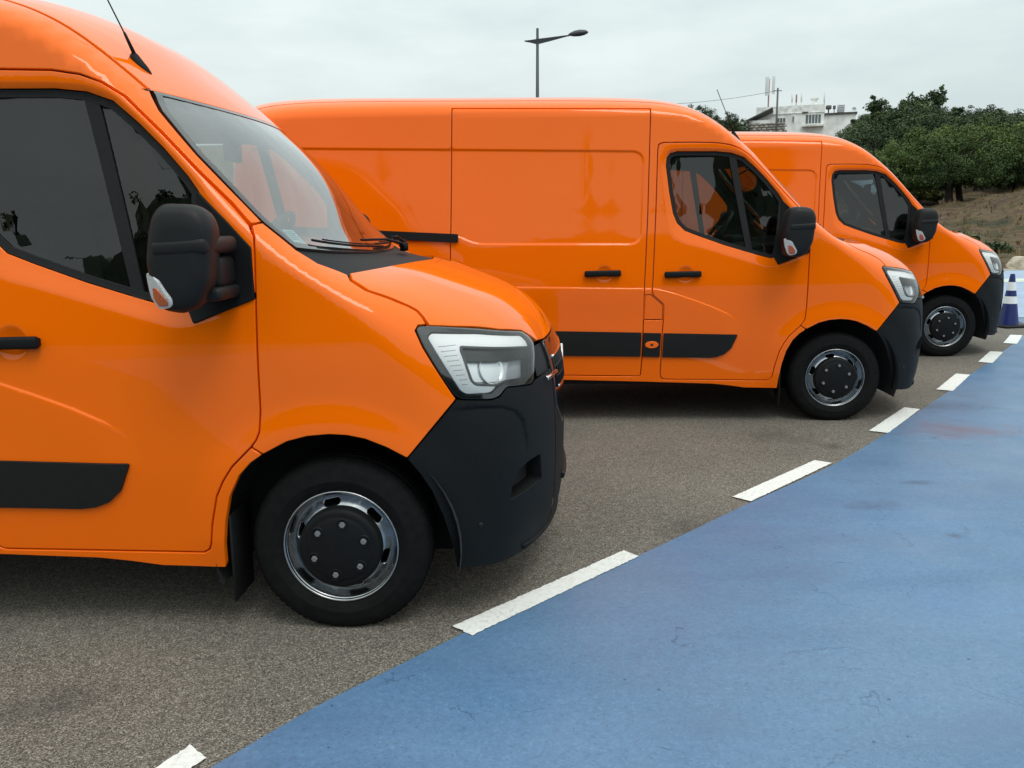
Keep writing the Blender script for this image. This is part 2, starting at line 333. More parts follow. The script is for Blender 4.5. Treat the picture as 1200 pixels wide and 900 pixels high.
# the (s, y) map for the faces the side view sees edge-on: s runs along the centre line, y across
_dn = lambda L: np.stack([np.interp(np.arange((len(L)-1)*4+1)/4, np.arange(len(L)), L[:, k]) for k in (0, 1)], 1)
_OC2 = _dn(OUT); _IC2 = _dn(INN)
_S = np.concatenate([[0], np.cumsum(np.linalg.norm(np.diff(_OC2, axis=0), axis=1))])
S_AT = lambda k: float(_S[int(round(k*16))])                           # s at pair number k
FLAT_S = [S_AT(10), S_AT(15), S_AT(19), S_AT(21)]; FLAT_W = [0, 1, 1, 0]
YE_S = [S_AT(3), S_AT(8), S_AT(15)-.05, S_AT(15), S_AT(16), S_AT(18), S_AT(19), S_AT(21)]; YE_Y = [.77, .775, .80, .855, .885, .892, .890, .85]
def top_pos(s, y):
    o = np.stack([np.interp(s, _S, _OC2[:, 0]), np.interp(s, _S, _OC2[:, 1])], 1); i = np.stack([np.interp(s, _S, _IC2[:, 0]), np.interp(s, _S, _IC2[:, 1])], 1)
    ay = np.abs(y)
    def at(a):
        lo = np.zeros(len(s)); hi = np.ones(len(s))
        yl = Yof(i[:, 0], i[:, 1])-a; yh = -a
        for k_ in range(15):
            f = .5 if k_ < 5 or k_ % 3 == 0 else np.clip(yl/np.where(np.abs(yl-yh) < 1e-12, 1, yl-yh), .02, .98)
            m = lo+(hi-lo)*f; p = i+(o-i)*m[:, None]; v = Yof(p[:, 0], p[:, 1])-a; b = v > 0
            lo = np.where(b, m, lo); hi = np.where(b, hi, m); yl = np.where(b, v, yl); yh = np.where(b, yh, v)
        return np.where(np.abs(yl) < np.abs(yh), lo, hi)[:, None]
    l = at(ay)
    w = np.interp(s, FLAT_S, FLAT_W); ye = np.interp(s, YE_S, YE_Y); k = (w > 0) & (ay < ye)     # the windscreen bends evenly across
    if k.any():
        le = at(ye); q = 1+(le-1)*((ay/ye)**2)[:, None]; l = np.where(k[:, None], l*(1-w[:, None])+q*w[:, None], l)
    p = i+(o-i)*l
    return np.stack([p[:, 0], y, p[:, 1]], 1)
def top_map(s, y, off=0.0, post=None):
    e = .004; pos = (lambda a, b: post(top_pos(a, b), a, b)) if post else top_pos
    p = pos(s, y); ds = pos(s+e, y)-pos(s-e, y); dy = pos(s, y+e)-pos(s, y-e); n = np.cross(ds, dy); n /= np.linalg.norm(n, axis=1)[:, None]+1e-12
    return p+n*off, n
_gs = np.linspace(0, _S[-1], 900)
def s_of(pts):
    """(x, z) on the surface -> (s, |y|)."""
    out = []
    o = np.stack([np.interp(_gs, _S, _OC2[:, 0]), np.interp(_gs, _S, _OC2[:, 1])], 1); i = np.stack([np.interp(_gs, _S, _IC2[:, 0]), np.interp(_gs, _S, _IC2[:, 1])], 1)
    d = o-i; L2 = (d**2).sum(1)
    for x, z in pts:
        t = ((x-i[:, 0])*d[:, 0]+(z-i[:, 1])*d[:, 1])/L2; t = np.clip(t, 0, 1.0)
        q = np.hypot(x-i[:, 0]-t*d[:, 0], z-i[:, 1]-t*d[:, 1]); k = q.argmin()
        out.append((float(_gs[k]), float(Yof(np.array([x]), np.array([z]))[0])))
    return out

def area2(P): P = np.array(P); return float((P[:, 0]*np.roll(P[:, 1], -1)-np.roll(P[:, 0], -1)*P[:, 1]).sum())
def resample(P, step):
    out = []
    for i in range(len(P)):
        a = np.array(P[i], float); b = np.array(P[(i+1) % len(P)], float); L = np.linalg.norm(b-a)
        if L < 1e-5: continue
        k = max(1, int(math.ceil(L/step))); out += [a+(b-a)*j/k for j in range(k)]
    return np.array(out)
def outdirs(P):
    d = np.roll(P, -1, 0)-P; d /= np.linalg.norm(d, axis=1)[:, None]+1e-12; n = np.stack([d[:, 1], -d[:, 0]], 1); m = n+np.roll(n, 1, 0)
    m /= np.maximum((m*n).sum(1), .35)[:, None]; return m
def sheet(outline, holes=(), mp=side_map, gap=.0066, sp=.03, step=.02, flange=.02, off=0.0, lining=0.0, dense=(), hole_flange=None, seam=True):
    """Cut a panel out of a mapped surface: triangulated inside the outline, edges rolled in, optional inner lining (slot 1)."""
    loops = []
    for k, P in enumerate([outline, *holes]):
        P = list(P)
        if (area2(P) > 0) != (k == 0): P = P[::-1]
        P = resample(P, step); P = P-outdirs(P)*gap if gap else P
        loops.append(P)
    pts = np.vstack(loops); cons = []; o = 0
    for P in loops: n = len(P); cons += [(o+i, o+(i+1) % n) for i in range(n)]; o += n
    lo = loops[0].min(0); hi = loops[0].max(0)
    gx, gz = np.meshgrid(np.arange(lo[0]+sp*.5, hi[0], sp), np.arange(lo[1]+sp*.5, hi[1], sp)); gx = gx + (np.arange(gx.shape[0]) % 2)[:, None]*sp*.5
    G = np.stack([gx.ravel(), gz.ravel()], 1)
    extra = [np.array(d, float) for d in dense if len(d)]
    if extra: E = np.vstack(extra); G = np.vstack([G, E])
    def ok(q, margin):
        r = inside(q[:, 0], q[:, 1], loops[0])
        for h in loops[1:]: r &= ~inside(q[:, 0], q[:, 1], h)
        for P in loops: r &= np.abs(segdist(q[:, 0], q[:, 1], np.vstack([P, P[:1]]))[0]) > margin
        return r
    G = G[ok(G, step*.45)]
    if extra and len(G):                                              # drop grid points that crowd the dense ones
        key = np.round(G/(.0022)).astype(int); _, iu = np.unique(key, axis=0, return_index=True); G = G[np.sort(iu)]
    allp = np.vstack([pts, G]) if len(G) else pts
    vo, _, fo, ov, _, _ = delaunay_2d_cdt([Vector(p) for p in allp], cons, [], 0, 1e-6)
    vo = np.array([(v.x, v.y) for v in vo]); back = {}
    for i, src in enumerate(ov):
        for q in src: back[q] = i
    T = np.array([f for f in fo if len(f) == 3]); c = vo[T].mean(1); keep = inside(c[:, 0], c[:, 1], loops[0])
    for h in loops[1:]: keep &= ~inside(c[:, 0], c[:, 1], h)
    T = T[keep]; A = vo[T]; cr = (A[:, 1, 0]-A[:, 0, 0])*(A[:, 2, 1]-A[:, 0, 1])-(A[:, 1, 1]-A[:, 0, 1])*(A[:, 2, 0]-A[:, 0, 0]); T[cr < 0] = T[cr < 0][:, ::-1]
    T = T[np.abs(cr) > 1e-9]
    p, n = mp(vo[:, 0], vo[:, 1], off); mb = MB(); mb.add(p, T, 0, n, True)
    o = 0
    for li, P in enumerate(loops):
        m = len(P); ids = np.array([back[o+i] for i in range(m)]); o += m
        fl = flange if (li == 0 or hole_flange is None) else hole_flange
        if fl <= 0: continue
        od = outdirs(P); q, _ = mp(P[:, 0]+od[:, 0]*.004, P[:, 1]+od[:, 1]*.004, off); o3 = q-p[ids]; nn = n[ids]
        o3 -= (o3*nn).sum(1)[:, None]*nn; o3 /= np.linalg.norm(o3, axis=1)[:, None]+1e-12
        base = p[ids]; r = .0034 if seam else .0012
        R = [(base, nn), (base+o3*r*.7-nn*r*.3, nn+o3), (base+o3*r-nn*r, nn*.15+o3), (base+o3*r-nn*fl, o3)]
        k = len(mb.v)
        V = np.vstack([a for a, _ in R]); NN = np.vstack([b for _, b in R]); Fq = []
        for j in range(3):
            for i in range(m):
                i2 = (i+1) % m; Fq.append((j*m+i, (j+1)*m+i, (j+1)*m+i2, j*m+i2))
        mb.add(V, Fq, 0, NN, True)
    if lining:                                                        # the inner trim, lapping over the joints
        li = sheet(outline, holes, mp, -.018, sp, step, 0, off-lining); li.f = [tuple(reversed(q)) for q in li.f]; li.n = [tuple(-c for c in q) for q in li.n]; mb.join(li, 1)
    return mb
def along(path, half, step=.012, rows=5):
    """Dense points in a band around a polyline."""
    P = np.array(path, float); out = []
    for i in range(len(P)-1):
        a, b = P[i], P[i+1]; L = np.linalg.norm(b-a); k = max(1, int(L/step)); d = (b-a)/max(L, 1e-9); n = np.array([-d[1], d[0]])
        for j in range(k):
            for r in range(rows): out.append(a+(b-a)*j/k+n*half*(2*r/(rows-1)-1))
    return np.array(out)
closed = lambda P: list(P)+[P[0]]

# ------------------------------------------------------------------ one van, built once and copied
DOOR = [(-1.363, 2.05), (-1.355, 2.083), (-1.325, 2.094), (-1.123, 2.093), (-.94, 2.086), (-.84, 2.07), (-.763, 2.042), (-.689, 1.995), (-.564, 1.867), (-.438, 1.73), (-.33, 1.62), (-.265, 1.545), (-.246, 1.50), (-.245, 1.43), (-.25, 1.13), (-.254, .88), (-.262, .80), (-.274, .772), (-.295, .745), (-.372, .67), (-.41, .615), (-.44, .555), (-.47, .44), (-.482, .365), (-.492, .34), (-.515, .327), (-.60, .326), (-1.29, .338), (-1.316, .348), (-1.326, .375), (-1.318, .70), (-1.311, .80), (-1.311, .905), (-1.32, .922), (-1.385, .978), (-1.397, 1.0), (-1.375, 1.585)]
SLIDE = [(-1.417, 2.34), (-2.878, 2.372), (-2.911, 1.27), (-2.935, .40), (-2.92, .39), (-1.49, .364), (-1.475, .375), (-1.465, .535), (-1.457, 1.01), (-1.434, 1.586)]
FLAP = rounded([(-1.4525, .986), (-1.4575, .80), (-1.3185, .798), (-1.318, .908), (-1.392, .972), (-1.404, .987)], .012, 3)
HEADLIGHT = rounded([(.313, 1.157), (.320, 1.171), (.356, 1.170), (.518, 1.143), (.685, 1.106), (.716, 1.08), (.735, 1.051), (.739, 1.008), (.736, .917), (.724, .906), (.633, .92), (.606, .889), (.578, .884), (.47, .899), (.444, .919), (.392, 1.007), (.34, 1.098)], .012, 3)
LAMP_INNER = [(.354, 1.13), (.363, 1.146), (.523, 1.127), (.683, 1.094), (.706, 1.069), (.722, 1.039), (.722, .930), (.626, .937), (.601, .925), (.579, .906), (.490, .913), (.469, .928), (.406, 1.038)]
LAMP_GUIDE = rounded([(.357, 1.129), (.366, 1.142), (.523, 1.123), (.683, 1.09), (.705, 1.066), (.714, 1.043), (.668, 1.055), (.474, 1.089), (.464, 1.078), (.508, .962), (.525, .945), (.598, .931), (.577, .911), (.492, .917), (.472, .93)], .010, 3)
LAMP_BOWL = rounded([(.484, 1.082), (.664, 1.051), (.668, 1.04), (.653, .942), (.530, .957), (.516, .97)], .012, 3)
HOODSEAM = [(.055, 1.361), (.074, 1.340), (.131, 1.305), (.206, 1.276), (.280, 1.242), (.310, 1.224), (.330, 1.203), (.352, 1.171)]
WSEDGE = [(-.649, 2.035), (-.589, 1.953), (-.461, 1.799), (-.344, 1.673), (-.232, 1.554), (-.116, 1.455)]
COWLEDGE = [(-.116, 1.455), (-.044, 1.406), (.055, 1.361)]
ARCH = [(-.437, .26), (-.431, .35), (-.415, .45), (-.388, .553), (-.345, .635), (-.30, .683), (-.250, .717), (-.161, .763), (-.085, .782), (-.004, .788), (.06, .783), (.125, .768), (.20, .735), (.274, .692), (.32, .632), (.36, .56), (.395, .46), (.418, .37), (.430, .29), (.435, .24)]
jq = lambda a, b: [p for p in DOOR[a:b]]
iJ = DOOR.index((-.295, .745))

ssw = [(s, y) for s, y in s_of(WSEDGE)]
S_H, S_G, S_B = s_of([(-.52, 2.018)])[0][0], S_AT(19), S_AT(21)                       # header, lower edge of the glass, rear edge of the bonnet
HEAD = lambda y: S_H+(ssw[0][0]-S_H)*(np.abs(y)/ssw[0][1])**2        # the top edge of the windscreen, bowed
ssw[-1] = (S_G, ssw[-1][1])
_ed = lambda lst: np.array([top_pos(np.array([s]), np.array([y]))[0][[0, 2]] for s, y in lst])
S_R = float(HEAD(.795)); roof_s = np.concatenate([np.linspace(S_AT(3), S_AT(8), 30), np.linspace(S_AT(8), S_R, 40)[1:]]); roof_y = np.interp(roof_s, [S_AT(3), S_AT(8), S_R], [.77, .775, .795])
rear_s = np.linspace(0, S_AT(3), 14)[:-1]; rear_y = np.full(13, .77)
ROOFEDGE = _ed(zip(roof_s, roof_y)); REAREDGE = _ed(zip(rear_s, rear_y)); WSXZ = _ed(ssw)
LOW = lambda y: S_G+.075*np.clip(1-(np.abs(y)/ssw[-1][1])**2, 0, 1)     # the lower edge of the glass, bowed forward
HEADEDGE = _ed([(float(HEAD(y)), y) for y in (.805, .82, .838)])

def wheel_arch_rear():
    cx = -3.697; return [(cx+.46*math.cos(a), .335+.46*math.sin(a)) for a in np.linspace(math.pi, 0, 18)]
BODY = ([(REAREDGE[0][0], .37), (-4.157, .36)]+wheel_arch_rear()+[(-3.237, .352), (-2.07, .335), (-1.468, .317), (-.928, .297), (-.80, .283), (-.685, .266)]+ARCH[:7]
        + jq(iJ, len(DOOR))+jq(0, 12)+[(-.236, 1.549)]+[tuple(p) for p in WSXZ[::-1][1:]]+[tuple(p) for p in HEADEDGE[::-1]]+[tuple(p) for p in ROOFEDGE[::-1]]+[tuple(p) for p in REAREDGE[::-1]])
WING = ARCH[6:14]+[(.456, .902), (.444, .919), (.392, 1.007), (.34, 1.098), (.313, 1.157), (.320, 1.171), (.352, 1.171)]+HOODSEAM[::-1][1:]+[(-.044, 1.406), (-.116, 1.455), (-.232, 1.554), (-.262, 1.543)]+jq(12, iJ+1)

def build_van():
    van = empty('delivery_van')
    both = lambda mb: MB().join(mb).join(mb.mirror())
    # ---- body shell: sides, pillars and sills, the two halves of one pressing
    cr = along(CREASE, .02, .012, 7); pr = along(closed(PRESS), .016, .012, 9); bw = along(closed(BAND), .01, .014, 3); wb = along(closed(WINDOW), .012, .014, 3)
    cup = lambda i: np.array([(BOWLS[i][0]+r*BOWLS[i][2]*math.cos(a), BOWLS[i][1]+r*BOWLS[i][2]*math.sin(a)) for r in (.15, .4, .6, .75, .88, 1.0, 1.1) for a in np.linspace(0, 2*math.pi, 30)[:-1]])
    body = sheet(BODY, [SLIDE, FLAP], sp=.045, step=.02, flange=.03, lining=.04, dense=[cr, pr])
    for q in range(len(body.f)-1, -1, -1):                            # no trim below the floor
        if body.m[q] == 1 and min(body.v[i][2] for i in body.f[q]) < .95: del body.f[q], body.m[q], body.sm[q]
    both(body).obj('body', [PAINT, TRIM], van)
    # ---- roof, tail
    hd_ = [(float(HEAD(y)), y) for y in np.linspace(-.78, .78, 25)]
    ro = [(s, -y) for s, y in zip(roof_s, roof_y)]+hd_+[(s, y) for s, y in zip(roof_s[::-1], roof_y[::-1])]
    sheet(ro, mp=top_map, gap=.003, sp=.05, step=.03, flange=.02, lining=.05).obj('roof', [PAINT, TRIM], van)
    for sg in (-1, 1):
        rd = [(0, min(0, sg*.77)), (S_AT(3), min(0, sg*.77)), (S_AT(3), max(0, sg*.77)), (0, max(0, sg*.77))]
        sheet(rd, mp=top_map, gap=.004, sp=.08, step=.05, flange=.03).obj('rear_door', PAINT, van)
    # ---- front wings
    wing = sheet(WING, sp=.025, step=.015, flange=.03)
    wing.obj('front_wing', PAINT, van); wing.mirror().obj('front_wing', PAINT, van)
    # ---- doors
    door = sheet(DOOR, [WINDOW], sp=.032, step=.016, flange=.035, lining=.045, dense=[along(CREASE[3:], .02, .012, 7), bw, wb, cup(0)], hole_flange=.04, gap=.0066)
    slide = sheet(SLIDE, sp=.045, step=.02, flange=.03, dense=[along([(-2.95, 1.075), (-2.453, 1.064), (-1.557, 1.042), (-1.44, 1.041)], .02, .012, 7), pr, cup(1)])
    flap = sheet(FLAP, sp=.02, step=.01, flange=.02)
    seal_in = [tuple(p) for p in (np.array(WINDOW)-outdirs(np.array(WINDOW) if area2(WINDOW) > 0 else np.array(WINDOW)[::-1])[::(1 if area2(WINDOW) > 0 else -1)]*.024)]
    seal = sheet(WINDOW, [seal_in], gap=.001, sp=.05, step=.02, flange=.02, off=-.002, hole_flange=.014, seam=False)
    glass = sheet(WINDOW, gap=.010, sp=.05, step=.03, flange=0, off=-.012)
    divider = sheet([(-.843, 2.0), (-.700, 1.285), (-.655, 1.272), (-.793, 1.998)], gap=0, sp=.03, step=.03, flange=.03, off=-.003, seam=False)
    sail = sheet(rounded([(-.447, 1.662), (-.34, 1.553), (-.257, 1.462), (-.252, 1.283), (-.474, 1.199), (-.499, 1.25), (-.478, 1.3), (-.455, 1.5)], .004, 2), gap=.001, sp=.03, step=.015, flange=.03, off=.009)
    handle = rbox((0, 0, 0), (.272, .03, .046), .012, 3).join(rbox((-.115, .018, 0), (.035, .03, .03), .005)).join(rbox((.115, .018, 0), (.035, .03, .03), .005))
    mould = lambda P, f=.014: sheet(P, gap=.002, sp=.05, step=.02, flange=f, off=.013, seam=False)
    m_door = mould([(-1.309, .698), (-1.315, .513), (-.96, .506), (-.905, .512), (-.85, .533), (-.80, .578), (-.757, .676), (-.762, .683)])
    m_slide = mould([(-1.473, .704), (-2.915, .742), (-2.922, .547), (-1.478, .519)])
    m_strip = mould([(-1.327, .698), (-1.460, .702), (-1.465, .519), (-1.333, .515)])
    m_rear = mould([(-2.95, .743), (-3.10, .747), (-3.17, .62), (-3.2, .552), (-2.957, .548)])
    # ---- headlights
    ring = sheet(HEADLIGHT, [LAMP_INNER], gap=.0025, sp=.03, step=.012, flange=.03, off=-.001, hole_flange=.04, seam=False).join(sheet(LAMP_INNER, gap=-.004, sp=.03, step=.02, flange=0, off=-.042), 1)
    guide = sheet(LAMP_GUIDE, gap=0, sp=.012, step=.01, flange=.022, off=-.005, seam=False)
    ribs = MB()
    for k in range(9):
        z = 1.095-.018*k; xl = np.interp(z, [.93, 1.13], [.477, .362])+.010; xr = np.interp(z, [.962, 1.08], [.50, .455])-.004
        p, n = side_map(np.linspace(xl, xr, 6), np.full(6, z), -.0045); ribs.join(tube(p, .0013, 5))
    LAMP_WIN = rounded([(.472, 1.084), (.668, 1.050), (.714, 1.040), (.717, .938), (.626, .945), (.600, .935), (.528, .948), (.513, .962)], .010, 3)
    LAMP_OUT = rounded([(.463, 1.091), (.668, 1.057), (.718, 1.046), (.721, .933), (.626, .939), (.600, .929), (.525, .942), (.507, .958)], .012, 3)
    bezel = sheet(LAMP_OUT, [LAMP_WIN], gap=0, sp=.02, step=.010, flange=.022, off=-.003, hole_flange=.035, seam=False)
    bowl = sheet(LAMP_BOWL, gap=.0, sp=.02, step=.012, flange=.0, off=-.038)
    pc = np.array([.598, .995]); pp, pn = side_map(pc[:1], pc[1:], -.036); q = Vector((0, -1, 0)).rotation_difference(Vector(pn[0])).to_matrix().to_4x4()
    dish = lathe_y([(.060, -.004), (.056, -.006), (.046, .010), (.030, .020), (.0005, .024)], 32).moved(Matrix.Translation(Vector(pp[0])) @ q)
    proj = lathe_y([(.0005, .004), (.010, .006), (.015, .012), (.016, .022)], 20).moved(Matrix.Translation(Vector(pp[0])) @ q)
    dark_refl = sheet([(.474, 1.082), (.668, 1.049), (.712, 1.039), (.713, 1.012), (.662, 1.016), (.487, 1.038)][::-1], gap=0, sp=.02, step=.015, flange=.02, off=-.016, seam=False)  # dark sheet standing in for the trees reflected in the lens top
    lens = sheet(HEADLIGHT, gap=.004, sp=.025, step=.012, flange=0, off=.003)
    # ---- bumper
    s_t = s_of([(.79, .93)])[0][0]; s_e = _S[-1]; bs = np.linspace(s_t, s_e, 36)
    bedge = [tuple(p) for p in _ed([(s, .45) for s in bs])]
    BUMP = [ARCH[-1], (.50, .226), (.60, .216)]+bedge[::-1]+[(.737, .918), (.724, .904), (.633, .918), (.606, .887), (.578, .882), (.47, .897), (.456, .902)]+ARCH[13:-1]
    FOG = rounded([(.640, .470), (.652, .545), (.675, .583), (.715, .607), (.757, .612), (.762, .50)], .012, 3)
    bump = sheet(BUMP, [FOG], gap=.002, sp=.022, step=.014, flange=0, hole_flange=.07, dense=[along(BROW, .035, .012, 9)])
    fogback = sheet(FOG, gap=-.003, sp=.04, step=.03, flange=0, off=-.068)
    front = sheet([(s_t, -.45), (s_e, -.45), (s_e, .45), (s_t, .45)], mp=top_map, gap=0, sp=.05, step=.022, flange=0)
    lip = MB()
    for zz, yy, oo in ((.235, .0, -.002),):
        pts = [top_map(np.array([s_e-.02]), np.array([y]), oo)[0][0] for y in np.linspace(-.72, .72, 25)]; lip.join(tube(pts, .012, 8))
    # ---- bonnet, cowl, windscreen
    yc = lambda x: np.interp(x, [.05, .156, .311, .491, .701], [.74, .61, .615, .56, .44])
    def crown(p, s, y):                                               # a flat middle with a crease on either side of it
        yy = yc(p[:, 0]); mid = top_pos(s, np.zeros_like(s)); at = top_pos(s, yy); up = mid[:, 2]-.012-at[:, 2]; ay = np.abs(y)
        zin = mid[:, 2]-.012*(ay/yy)**2; zout = p[:, 2]+up*np.clip(1-(ay-yy)/.24, 0, 1)**1.6
        k = 1/(1+np.exp((ay-yy)/.005)); w = sstep(.16, .30, p[:, 0])*(1-sstep(.60, .78, p[:, 0])); p = p.copy()
        p[:, 2] += w*(k*zin+(1-k)*zout-p[:, 2]); return p
    hs = s_of(HOODSEAM); hl = s_of([(.44, 1.156), (.518, 1.145), (.60, 1.127), (.684, 1.107), (.703, 1.094), (.746, 1.053), (.775, 1.045)])
    s_f = s_of([(.79, 1.05)])[0][0]; half = hs+hl
    HOOD = [(S_B, 0)]+[(s, -y) for s, y in half]+[(s_f, 0)]+[(s, y) for s, y in half[::-1]]
    hy = [(x, yc(x)) for x in (.1, .156, .22, .311, .4, .491, .6, .701)]
    gs_ = np.linspace(S_B-.2, s_f, 200); hcr = []
    for s in gs_[::6]:
        y0 = .6
        for _ in range(4): y0 = float(yc(top_pos(np.array([s]), np.array([y0]))[0][0]))
        hcr.append((s, y0))
    hood = sheet(HOOD, mp=lambda a, b, off=0.0: top_map(a, b, off, crown), gap=.0066, sp=.028, step=.016, flange=.02, dense=[along([(s, sg*y) for s, y in hcr], .02, .012, 9) for sg in (-1, 1)])
    hood.obj('bonnet', PAINT, van)
    low_ = [(float(LOW(y)), y) for y in np.linspace(-.84, .84, 29)]
    wso = [(s, -y) for s, y in ssw]+low_+[(s, y) for s, y in ssw[::-1]]+[(float(HEAD(y)), y) for y in np.linspace(.82, -.82, 29)]
    wsi = [(s+ds, -(y-.03)) for (s, y), ds in zip(ssw, [.022, .01, 0, 0, 0, -.03])]; wsi = wsi+[(float(LOW(y))-.03, y) for y in np.linspace(-.80, .80, 29)]+[(s, -y) for s, y in wsi[::-1]]+[(float(HEAD(y))+.022, y) for y in np.linspace(.78, -.78, 29)]
    ws = sheet(wso, mp=top_map, gap=.004, sp=.05, step=.03, flange=0, off=-.004).obj('windscreen', WSGLASS, van)
    sheet(wso, [wsi], mp=top_map, gap=.002, sp=.06, step=.03, flange=.02, off=-.001, hole_flange=.006, seam=False).obj('windscreen_seal', GLOSSBLACK, ws)
    cl = s_of(COWLEDGE); cl[0] = (S_G, cl[0][1])
    cow = low_[::-1]+[(s, -y) for s, y in cl]+[(S_B, 0)]+[(s, y) for s, y in cl[::-1]]
    sheet(cow, mp=top_map, gap=.002, sp=.05, step=.03, flange=.03, off=-.012).obj('cowl_panel', PLASTIC, van)
    sk = s_of([(-.190, 1.533), (-.150, 1.478)]); st = [(sk[0][0], -.828), (sk[1][0], -.838), (sk[1][0]+.006, -.760), (sk[0][0]+.006, -.752)]
    sheet(st, mp=top_map, gap=0, sp=.03, step=.02, flange=0, off=-.009).obj('sticker', STICKER, ws)
    ink = MB()
    for k in range(5):
        a = .18+k*.13; s0 = st[0][0]*(1-a)+st[1][0]*a; ink.join(sheet([(s0, -.82-.008*a), (s0+.005, -.82-.008*a), (s0+.005, -.775+.01*(k % 2)), (s0, -.775+.01*(k % 2))], mp=top_map, gap=0, sp=.03, step=.03, flange=0, off=-.0085))
    ink.obj('sticker_print', STICKERINK, ws, kind='stuff')
    # ---- wipers
    def wiper(ya, yb, yp):
        root = link('wiper', MB().mesh('wiper', PLASTIC), van)
        ys = np.linspace(ya, yb, 12); f = np.linspace(0, 1, 12)
        blade = [top_map(np.array([LOW(y)-.045+.03*t]), np.array([y]), .010)[0][0] for y, t in zip(ys, f)]
        w = tube(blade, .0052, 6).join(tube([p+np.array([.003, 0, .009]) for p in blade[1:-1]], .0032, 6))
        piv = top_map(np.array([LOW(yp)+.06]), np.array([yp]), .022)[0][0]; mid = blade[6]+np.array([.006, 0, .025]); el = (piv*.55+mid*.45)+np.array([.0, 0, .022])
        arm = tube([piv, piv*.8+el*.2+np.array([0, 0, .012]), el, mid], [.010, .008, .006, .005], 7); hub = lathe_y([(.001, -.02), (.02, -.018), (.022, .02), (.001, .022)], 14)
        root.data = w.mesh('wiper', PLASTIC); arm.obj('wiper_arm', PLASTIC, root)
        hub.moved(Matrix.Translation(Vector(piv)) @ Matrix.Rotation(math.radians(90), 4, 'X')).obj('pivot_cap', PLASTIC, root)
    wiper(-.74, -.02, .16); wiper(-.06, .62, .70)
    # ---- grille and badge
    g0, g1 = s_f+.006, s_of([(.85, .66)])[0][0]; gy = .435
    gr = sheet([(g0, -gy), (g0+.10, -gy-.015), (g1-.1, -gy+.02), (g1, -.30), (g1, .30), (g1-.1, gy-.02), (g0+.10, gy+.015), (g0, gy)], mp=top_map, gap=0, sp=.05, step=.03, flange=.02, off=.004).obj('grille', GLOSSBLACK, van)
    bar = lambda s, y0, y1, r, o: tube([top_map(np.array([s]), np.array([y]), o)[0][0] for y in np.linspace(y0, y1, 21)], r, 7)
    sheet([(s_f+.004, -.58), (s_t+.01, -.60), (s_t+.01, .60), (s_f+.004, .58)], mp=top_map, gap=0, sp=.05, step=.03, flange=0, off=-.012).obj('grille_backing', DARK, gr)
    for k in range(4): bar(g0+.075+.045*k, -.41+.012*k, .41-.012*k, .0055, .005).obj('grille_bar', CHROME if k in (0, 3) else PLASTIC2, gr)
    fins = MB()
    for y in np.linspace(-.40, .40, 19): fins.join(tube([top_map(np.array([s]), np.array([y]), .006)[0][0] for s in (g0+.075, g0+.14, g0+.21)], .005, 5))
    fins.obj('grille_mesh', PLASTIC2, gr, kind='stuff')
    for sg in (-1, 1): bar(s_of([(.75, .90)])[0][0], sg*.40, sg*.56, .011, .006).obj('chrome_trim', CHROME, gr)
    cpt = top_map(np.array([s_of([(.845, .86)])[0][0]]), np.array([0.0]), .0)[0][0]
    dia = [(0, .105), (.075, 0), (0, -.105), (-.075, 0)]; em = MB()
    for i in range(4):
        a, b = dia[i], dia[(i+1) % 4]; em.join(tube([cpt+np.array([0, a[0], a[1]]), cpt+np.array([0, b[0], b[1]])], .008, 6))
    em.obj('emblem', CHROME, gr)
    bar(s_of([(.84, .40)])[0][0], -.26, .26, .014, .004).obj('lower_grille_bar', PLASTIC2, gr)
    bo = None
    # ---- mirrors
    prof = [(-.500, 1.36), (-.508, 1.43), (-.489, 1.538), (-.470, 1.590), (-.44, 1.614), (-.345, 1.610), (-.305, 1.588), (-.288, 1.545), (-.286, 1.51), (-.303, 1.36), (-.345, 1.283), (-.40, 1.258), (-.475, 1.272)][::-1]
    pf = np.array(resample(rounded(prof, .02, 2), .02)); pcx = pf.mean(0); secs = [(-1.292, .55), (-1.288, .80), (-1.276, .93), (-1.25, 1.0), (-1.19, 1.0), (-1.145, .96), (-1.125, .87), (-1.118, .6)]
    V = []; Fc = []; m = len(pf)
    for y, k in secs:
        for p in pf: qx, qz = pcx+(p-pcx)*k; V.append((qx-max(0, y+1.25)*.12, y, qz))
    for i in range(len(secs)-1):
        for j in range(m): Fc.append((i*m+j, i*m+(j+1) % m, (i+1)*m+(j+1) % m, (i+1)*m+j))
    Fc += [tuple(range(m-1, -1, -1)), tuple(range((len(secs)-1)*m, len(secs)*m))]
    housing = MB().add(V, Fc, smooth=True)
    arm = rbox((-.386, -1.15, 1.474), (.185, .29, .058), .020, 3, Matrix.Rotation(-.05, 3, 'Y')).join(rbox((-.355, -1.07, 1.385), (.09, .16, .12), .03, 3)).join(rbox((-.37, -1.10, 1.315), (.15, .2, .045), .015, 2))
    indo = [(-.508, 1.392), (-.490, 1.389), (-.461, 1.368), (-.442, 1.334), (-.423, 1.303), (-.427, 1.288), (-.445, 1.281), (-.472, 1.279), (-.488, 1.302), (-.501, 1.343)]
    def ind_map(u, v, off=0.0):
        d = np.maximum(0, -.462-u); y = -1.289+d*.75+np.maximum(0, 1.315-v)*.5-off; n = np.tile([-.25, -1, -.12], (len(u), 1)); return np.stack([u, y, v], 1), n/np.linalg.norm(n, axis=1)[:, None]
    indic = sheet(rounded(indo, .008, 2), mp=ind_map, gap=0, sp=.02, step=.008, flange=.03, off=.012)
    indam = sheet(rounded([(-.480, 1.346), (-.462, 1.342), (-.438, 1.308), (-.437, 1.291), (-.466, 1.289), (-.478, 1.310)], .006, 2), mp=ind_map, gap=0, sp=.02, step=.008, flange=.004, off=.0155)
